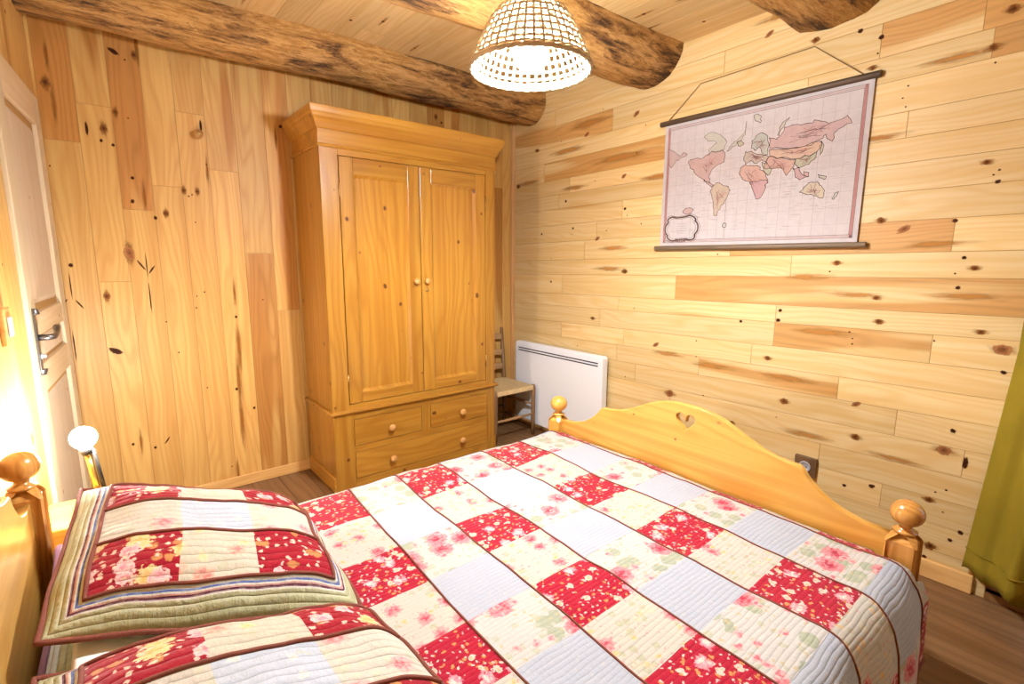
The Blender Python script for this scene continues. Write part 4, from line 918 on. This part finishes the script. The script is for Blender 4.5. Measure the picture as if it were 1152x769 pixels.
COL = dict(namerica=('rose', (0.47, 0.31, 0.30)), canada=('pale green', (0.45, 0.45, 0.39)), alaska=('dusty rose', (0.45, 0.33, 0.33)), greenland=('pale green', 0), centralam=('rose', 0), samerica=('sand', (0.47, 0.37, 0.28)),
           africa=('coral', (0.51, 0.31, 0.26)), south_africa=('rose pink', (0.48, 0.28, 0.30)), europe=('olive rose', (0.43, 0.35, 0.30)), scandinavia=('sea green', (0.39, 0.43, 0.39)), russia=('mauve pink', (0.48, 0.33, 0.34)),
           novaya=('pale green', 0), tartary=('orange', (0.53, 0.36, 0.27)), china=('moss', (0.39, 0.41, 0.30)), persia=('salmon', (0.50, 0.30, 0.25)), arabia=('moss', 0), indochina=('rose pink', 0), japan=('moss', 0),
           borneo=('rose pink', 0), guinea=('sea green', 0), australia=('straw', (0.50, 0.44, 0.33)), zealand=('sea green', 0), iceland=('moss', 0), spitz=('pale green', 0), crest=('rose', 0))
for k, pts in MAPP.items():
    nm, c = COL[k]; m_ = mi_(nm, c) if c else ids[nm]
    fine = []                                  # roughen the coastline
    for i in range(len(pts)):
        a, b_ = Vector(pts[i]), Vector(pts[(i+1) % len(pts)])
        for q in (0, .33, .66): p = a.lerp(b_, q); s_ = min(.011, (b_-a).length*.35) if q else 0; fine.append((p.x+s_*noise.noise((p.x*90, p.y*90, 1)), p.y+s_*noise.noise((p.x*90, p.y*90, 7))))
    d_ = .0006 if k not in ('south_africa', 'tartary', 'china', 'persia') else .0008
    mpoly(fine, d_, m_); mstroke([(p[0]+.003*noise.noise((p[0]*60, p[1]*60, 4)), p[1]+.003*noise.noise((p[0]*60, p[1]*60, 14))) for p in fine], d_+.0002, ids['soft ink'], .0012, True); mstroke(fine, d_+.0003, INK if k not in ('greenland', 'canada') else mi_('soft ink', (.22, .20, .17)), .0022, True)
# inner borders, rivers and faint lettering (strokes far too small to read)
rr = random.Random(3)
for k in ('namerica', 'africa', 'russia', 'tartary', 'persia', 'europe', 'scandinavia', 'samerica', 'china', 'australia'):
    P_ = MAPP[k]; cy_ = sum(p[0] for p in P_)/len(P_); cz_ = sum(p[1] for p in P_)/len(P_)
    for q in range(26):
        a = rr.choice(P_); b_ = rr.choice(P_); t1, t2 = rr.uniform(.3, .9), rr.uniform(.2, .6)
        p1 = (a[0]+(cy_-a[0])*t1*.8, a[1]+(cz_-a[1])*t1*.8); p3 = (cy_+(b_[0]-cy_)*t2*.7, cz_+(b_[1]-cz_)*t2*.7)
        p2 = ((p1[0]+p3[0])/2+rr.uniform(-.008, .008), (p1[1]+p3[1])/2+rr.uniform(-.008, .008)); mstroke([p1, p2, p3], .0011, rr.choice([INK, PK, PK]), .0011)
for q in range(120):
    y = rr.uniform(Y0+.05, Y1-.20); z = rr.uniform(Z0+.06, Z1-.30); L_ = rr.uniform(.012, .04)
    mstroke([(y, z), (y+L_, z+rr.uniform(-.003, .003))], .0002, GRY, .0016)
# cartouche
def cart(sc): return [(1.582+.094*sc*math.copysign(abs(math.cos(a))**.6, math.cos(a))*(1+.07*math.cos(8*a)), 1.447+.064*sc*math.copysign(abs(math.sin(a))**.6, math.sin(a))*(1+.09*math.cos(6*a+.5))) for a in [2*PI*k/64 for k in range(64)]]
mstroke(cart(1.), .0007, mi_('sepia', (.19, .12, .11)), .008, True); mstroke(cart(.86), .0006, mi_('soft ink', (.22, .20, .17)), .002, True); mstroke(cart(1.12), .0006, ids['sepia'], .002, True)
for k in range(5): mstroke([(1.582-.035+.006*abs(k-2), 1.472-.0125*k), (1.582+.035-.006*abs(k-2), 1.472-.0125*k)], .0006, GRY, .0022)
for k in range(10): a = PI+PI*(k+.5)/10; mstroke([(1.582+.03*math.cos(a), 1.393+.006*math.sin(a)), (1.582+.032*math.cos(a), 1.384+.012*math.sin(a))], .0009, ids['sepia'], .006)
cc = [(1.335+.011*math.cos(2*PI*k/20), 1.452+.011*math.sin(2*PI*k/20)) for k in range(20)]; mpoly(cc, .0006, ids['sea green']); mstroke(cc, .0008, INK, .003, True)
mstroke([(1.335, 1.39), (1.335, 1.62)], .0004, mi_('soft ink', (.22, .20, .17)), .0018)
ob('map_sheet', bm, mats_, mp)
def rod(z, y0, y1, m, r):
    bm = B(); tube(bm, [ML(y0, z, .004), ML(y1, z, .004)], r, 16); return ob('rod', bm, M[m], mp, bevel=.002)
r1 = rod(2.013, .722, 1.742, 'darkwood', .0135); r2 = rod(1.342, .705, 1.742, 'greywood', .0125)
bm = B(); tube(bm, [ML(1.70, 2.024, -.002), ML(1.52, 2.175, -.006), ML(.985, 2.192, -.006), ML(.785, 2.026, -.002)], .0022, 6); ob('hanging_cord', bm, M['cord'], mp, smooth=True)

# ------------------------------------------------------------------ socket, switch, peg
sk = thing('wall_socket', 'round grey wall socket on a dark wooden plate above the bed foot', 'socket', (WB, .848, .317))
bm = B(); box(bm, (-.020, -.047, -.047), (-.0008, .047, .047)); ob('surround', bm, M['socketwood'], sk, bevel=.003)
bm = B(); lathe(bm, [(.026, .019), (.026, .024), (.022, .026), (.020, .0215), (.001, .021)], 28, (0, 0, 0), 'X'); ob('socket_face', bm, M['grey'], sk)
for dy in (-.008, .008):
    bm = B(); tube(bm, [(-.021, dy, 0), (-.0222, dy, 0)], .0028, 10); ob('socket_hole', bm, M['slot'], sk)
sw = thing('light_switch', 'light switch in a small wooden plate beside the door', 'switch', LWP(1.035, 1.075, 0), math.atan2(LD.y, LD.x))
bm = B(); box(bm, (-.04, min(sgn*.0008, sgn*.014), -.055), (.04, max(sgn*.0008, sgn*.014), .055)); ob('switch_plate', bm, M['knobw'], sw, bevel=.004)
bm = B(); box(bm, (-.02, min(sgn*.013, sgn*.020), -.028), (.02, max(sgn*.013, sgn*.020), .028)); ob('rocker', bm, M['grey'], sw, bevel=.003)
pg = thing('wall_peg', 'small round turned knob on the vertical plank wall left of the wardrobe', 'peg', (.451, DA, 1.882))
bm = B(); lathe(bm, [(.020, .0005), (.020, .005), (.008, .008), (.008, .022), (.017, .028), (.021, .037), (.017, .045), (.001, .048)], 24, axis='Y'); ob('peg_body', bm, M['knobw'], pg)
bm = B(); lathe(bm, [(.010, .0455), (.010, .0485), (.001, .050)], 16, axis='Y'); ob('peg_cap', bm, M['brass'], pg)

# ------------------------------------------------------------------ hanging lamp
PX, PY, PZ = 1.10, 1.255, 1.858
pn = thing('pendant_lamp', 'lit rattan basket lampshade hanging from the ceiling', 'lamp', (PX, PY, PZ))
SH = [(.185, 0), (.182, .012), (.176, .03), (.165, .055), (.152, .080), (.139, .105), (.125, .130), (.106, .153), (.082, .172), (.055, .186), (.034, .192)]
def shr(t_):
    k = t_*(len(SH)-1); i = min(int(k), len(SH)-2); f = k-i
    return SH[i][0]+(SH[i+1][0]-SH[i][0])*f, SH[i][1]+(SH[i+1][1]-SH[i][1])*f
bm = B(); ns_ = 42
for k in range(ns_):
    a = 2*PI*k/ns_; top = 21 if k % 2 == 0 else 15
    tube(bm, [(shr(j/20)[0]*math.cos(a), shr(j/20)[0]*math.sin(a), shr(j/20)[1]) for j in range(min(21, top))], .0042, 6)
sh = ob('shade_staves', bm, M['rattan'], pn, smooth=True)
for j in range(1, 12):
    t_ = j/11.6; r_, h_ = shr(t_)
    bm = B(); tube(bm, [((r_+.0022*math.sin(k*PI*.5+j*PI)) * math.cos(2*PI*k/96), (r_+.0022*math.sin(k*PI*.5+j*PI))*math.sin(2*PI*k/96), h_) for k in range(96)], .0042, 6, closed=True)
    ob('woven_ring', bm, M['rattan'], sh, smooth=True)
bm = B()
for q in range(3): tube(bm, [((.186+.003*math.cos(k*.65+q*2.1))*math.cos(2*PI*k/116), (.186+.003*math.cos(k*.65+q*2.1))*math.sin(2*PI*k/116), -.002+.004*math.sin(k*.65+q*2.1)) for k in range(116)], .0042, 6, closed=True)
ob('shade_rim', bm, M['rattan'], pn, smooth=True)
bm = B(); bmesh.ops.create_uvsphere(bm, u_segments=32, v_segments=20, radius=.055); bmesh.ops.translate(bm, verts=bm.verts, vec=(0, 0, .045)); ob('bulb', bm, M['bulb'], pn, smooth=True)
bm = B(); lathe(bm, [(.018, .098), (.021, .102), (.021, .165), (.012, .178), (.005, .195), (.001, .198)], 20); ob('lamp_holder', bm, M['bedwhite'], pn)
bm = B(); tube(bm, [(0, 0, .19), (.002, 0, .35), (0, 0, HC-PZ-.01)], .0035, 8); ob('power_cord', bm, M['white'], pn, smooth=True)
bm = B(); lathe(bm, [(.006, HC-PZ-.055), (.045, HC-PZ-.03), (.05, HC-PZ-.001), (.001, HC-PZ-.0008)], 24); ob('ceiling_rose', bm, M['white'], pn)

# ------------------------------------------------------------------ curtain
bm = B(); nu, nv = 110, 50; cv = [[None]*(nv+1) for _ in range(nu+1)]
for i in range(nu+1):
    for j in range(nv+1):
        u, v = i/nu, j/nv; z = .105+(2.16-.105)*v
        y = .262-.055*min(1, v/.42)-.42*u; fl = 1-v
        x = WB-.025-(.05+.075*fl)*(1-math.cos(min(1, u*3.2)*PI/2))-.030*(.55+.45*fl)*(.5-.5*math.cos(u*2*PI*4.2+.5))
        z += .012*math.sin(u*2*PI*4.2)*(1 if v == 0 else 0)
        cv[i][j] = bm.verts.new((x, y, z))
for i in range(nu):
    for j in range(nv): bm.faces.new((cv[i][j], cv[i+1][j], cv[i+1][j+1], cv[i][j+1])).smooth = True
cu = ob('curtain', bm, M['curtain']); md = cu.modifiers.new('thickness', 'SOLIDIFY'); md.thickness = .003
tag(cu, 'mustard green curtain hanging at the glazed door by the right wall', 'curtain')
bm = B(); tube(bm, [cu.data.vertices[i*(nv+1)+1].co+Vector((-.002, 0, .045)) for i in range(0, nu+1, 2)], .0022, 6); ob('hem_seam', bm, M['curtain'], cu)
rdn = thing('curtain_rod', 'brown curtain rod above the glazed door', 'curtain rod', (WB, -.35, 2.19))
bm = B(); tube(bm, [(-.075, -.65, 0), (-.075, .62, 0)], .011, 14); ob('pole', bm, M['darkwood'], rdn, smooth=True)
for y in (-.6, .57):
    bm = B(); tube(bm, [(-.001, y, 0), (-.075, y, 0)], .007, 10); ob('bracket', bm, M['iron'], rdn, smooth=True)

# ------------------------------------------------------------------ light, camera
w = bpy.data.worlds.new('evening sky'); bpy.context.scene.world = w; w.use_nodes = True
w.node_tree.nodes['Background'].inputs[0].default_value = (.55, .70, 1., 1); w.node_tree.nodes['Background'].inputs[1].default_value = 1.2
al = bpy.data.lights.new('daylight', 'AREA'); al.shape = 'RECTANGLE'; al.size = 1.0; al.size_y = 1.9; al.energy = 14; al.color = (.72, .82, 1.)
ao = bpy.data.objects.new('daylight', al); C.objects.link(ao); ao.location = (WB+.35, -.36, 1.1); ao.rotation_euler = (0, PI/2, 0)

cam = bpy.data.cameras.new('camera'); co = bpy.data.objects.new('camera', cam); C.objects.link(co); bpy.context.scene.camera = co
cam.sensor_width = 36; cam.lens = 561.78/1152*36; cam.clip_start = .02
RT = Vector((0.7734688334848302, -0.6338148038383226, 0.004975747482029481)); UP = Vector((0.09846395010906475, 0.1279069113300076, 0.9868863524048437)); FW = Vector((0.6261396123521781, 0.7628359040248475, -0.16133991872459183))
co.matrix_world = Matrix(((RT.x, UP.x, -FW.x, 0), (RT.y, UP.y, -FW.y, 0), (RT.z, UP.z, -FW.z, 1.27), (0, 0, 0, 1)))
sc = bpy.context.scene
vs_ = sc.view_settings; vs_.view_transform = 'Standard'; vs_.look = 'None'; vs_.gamma = 1; vs_.exposure = .3; vs_.use_curve_mapping = False
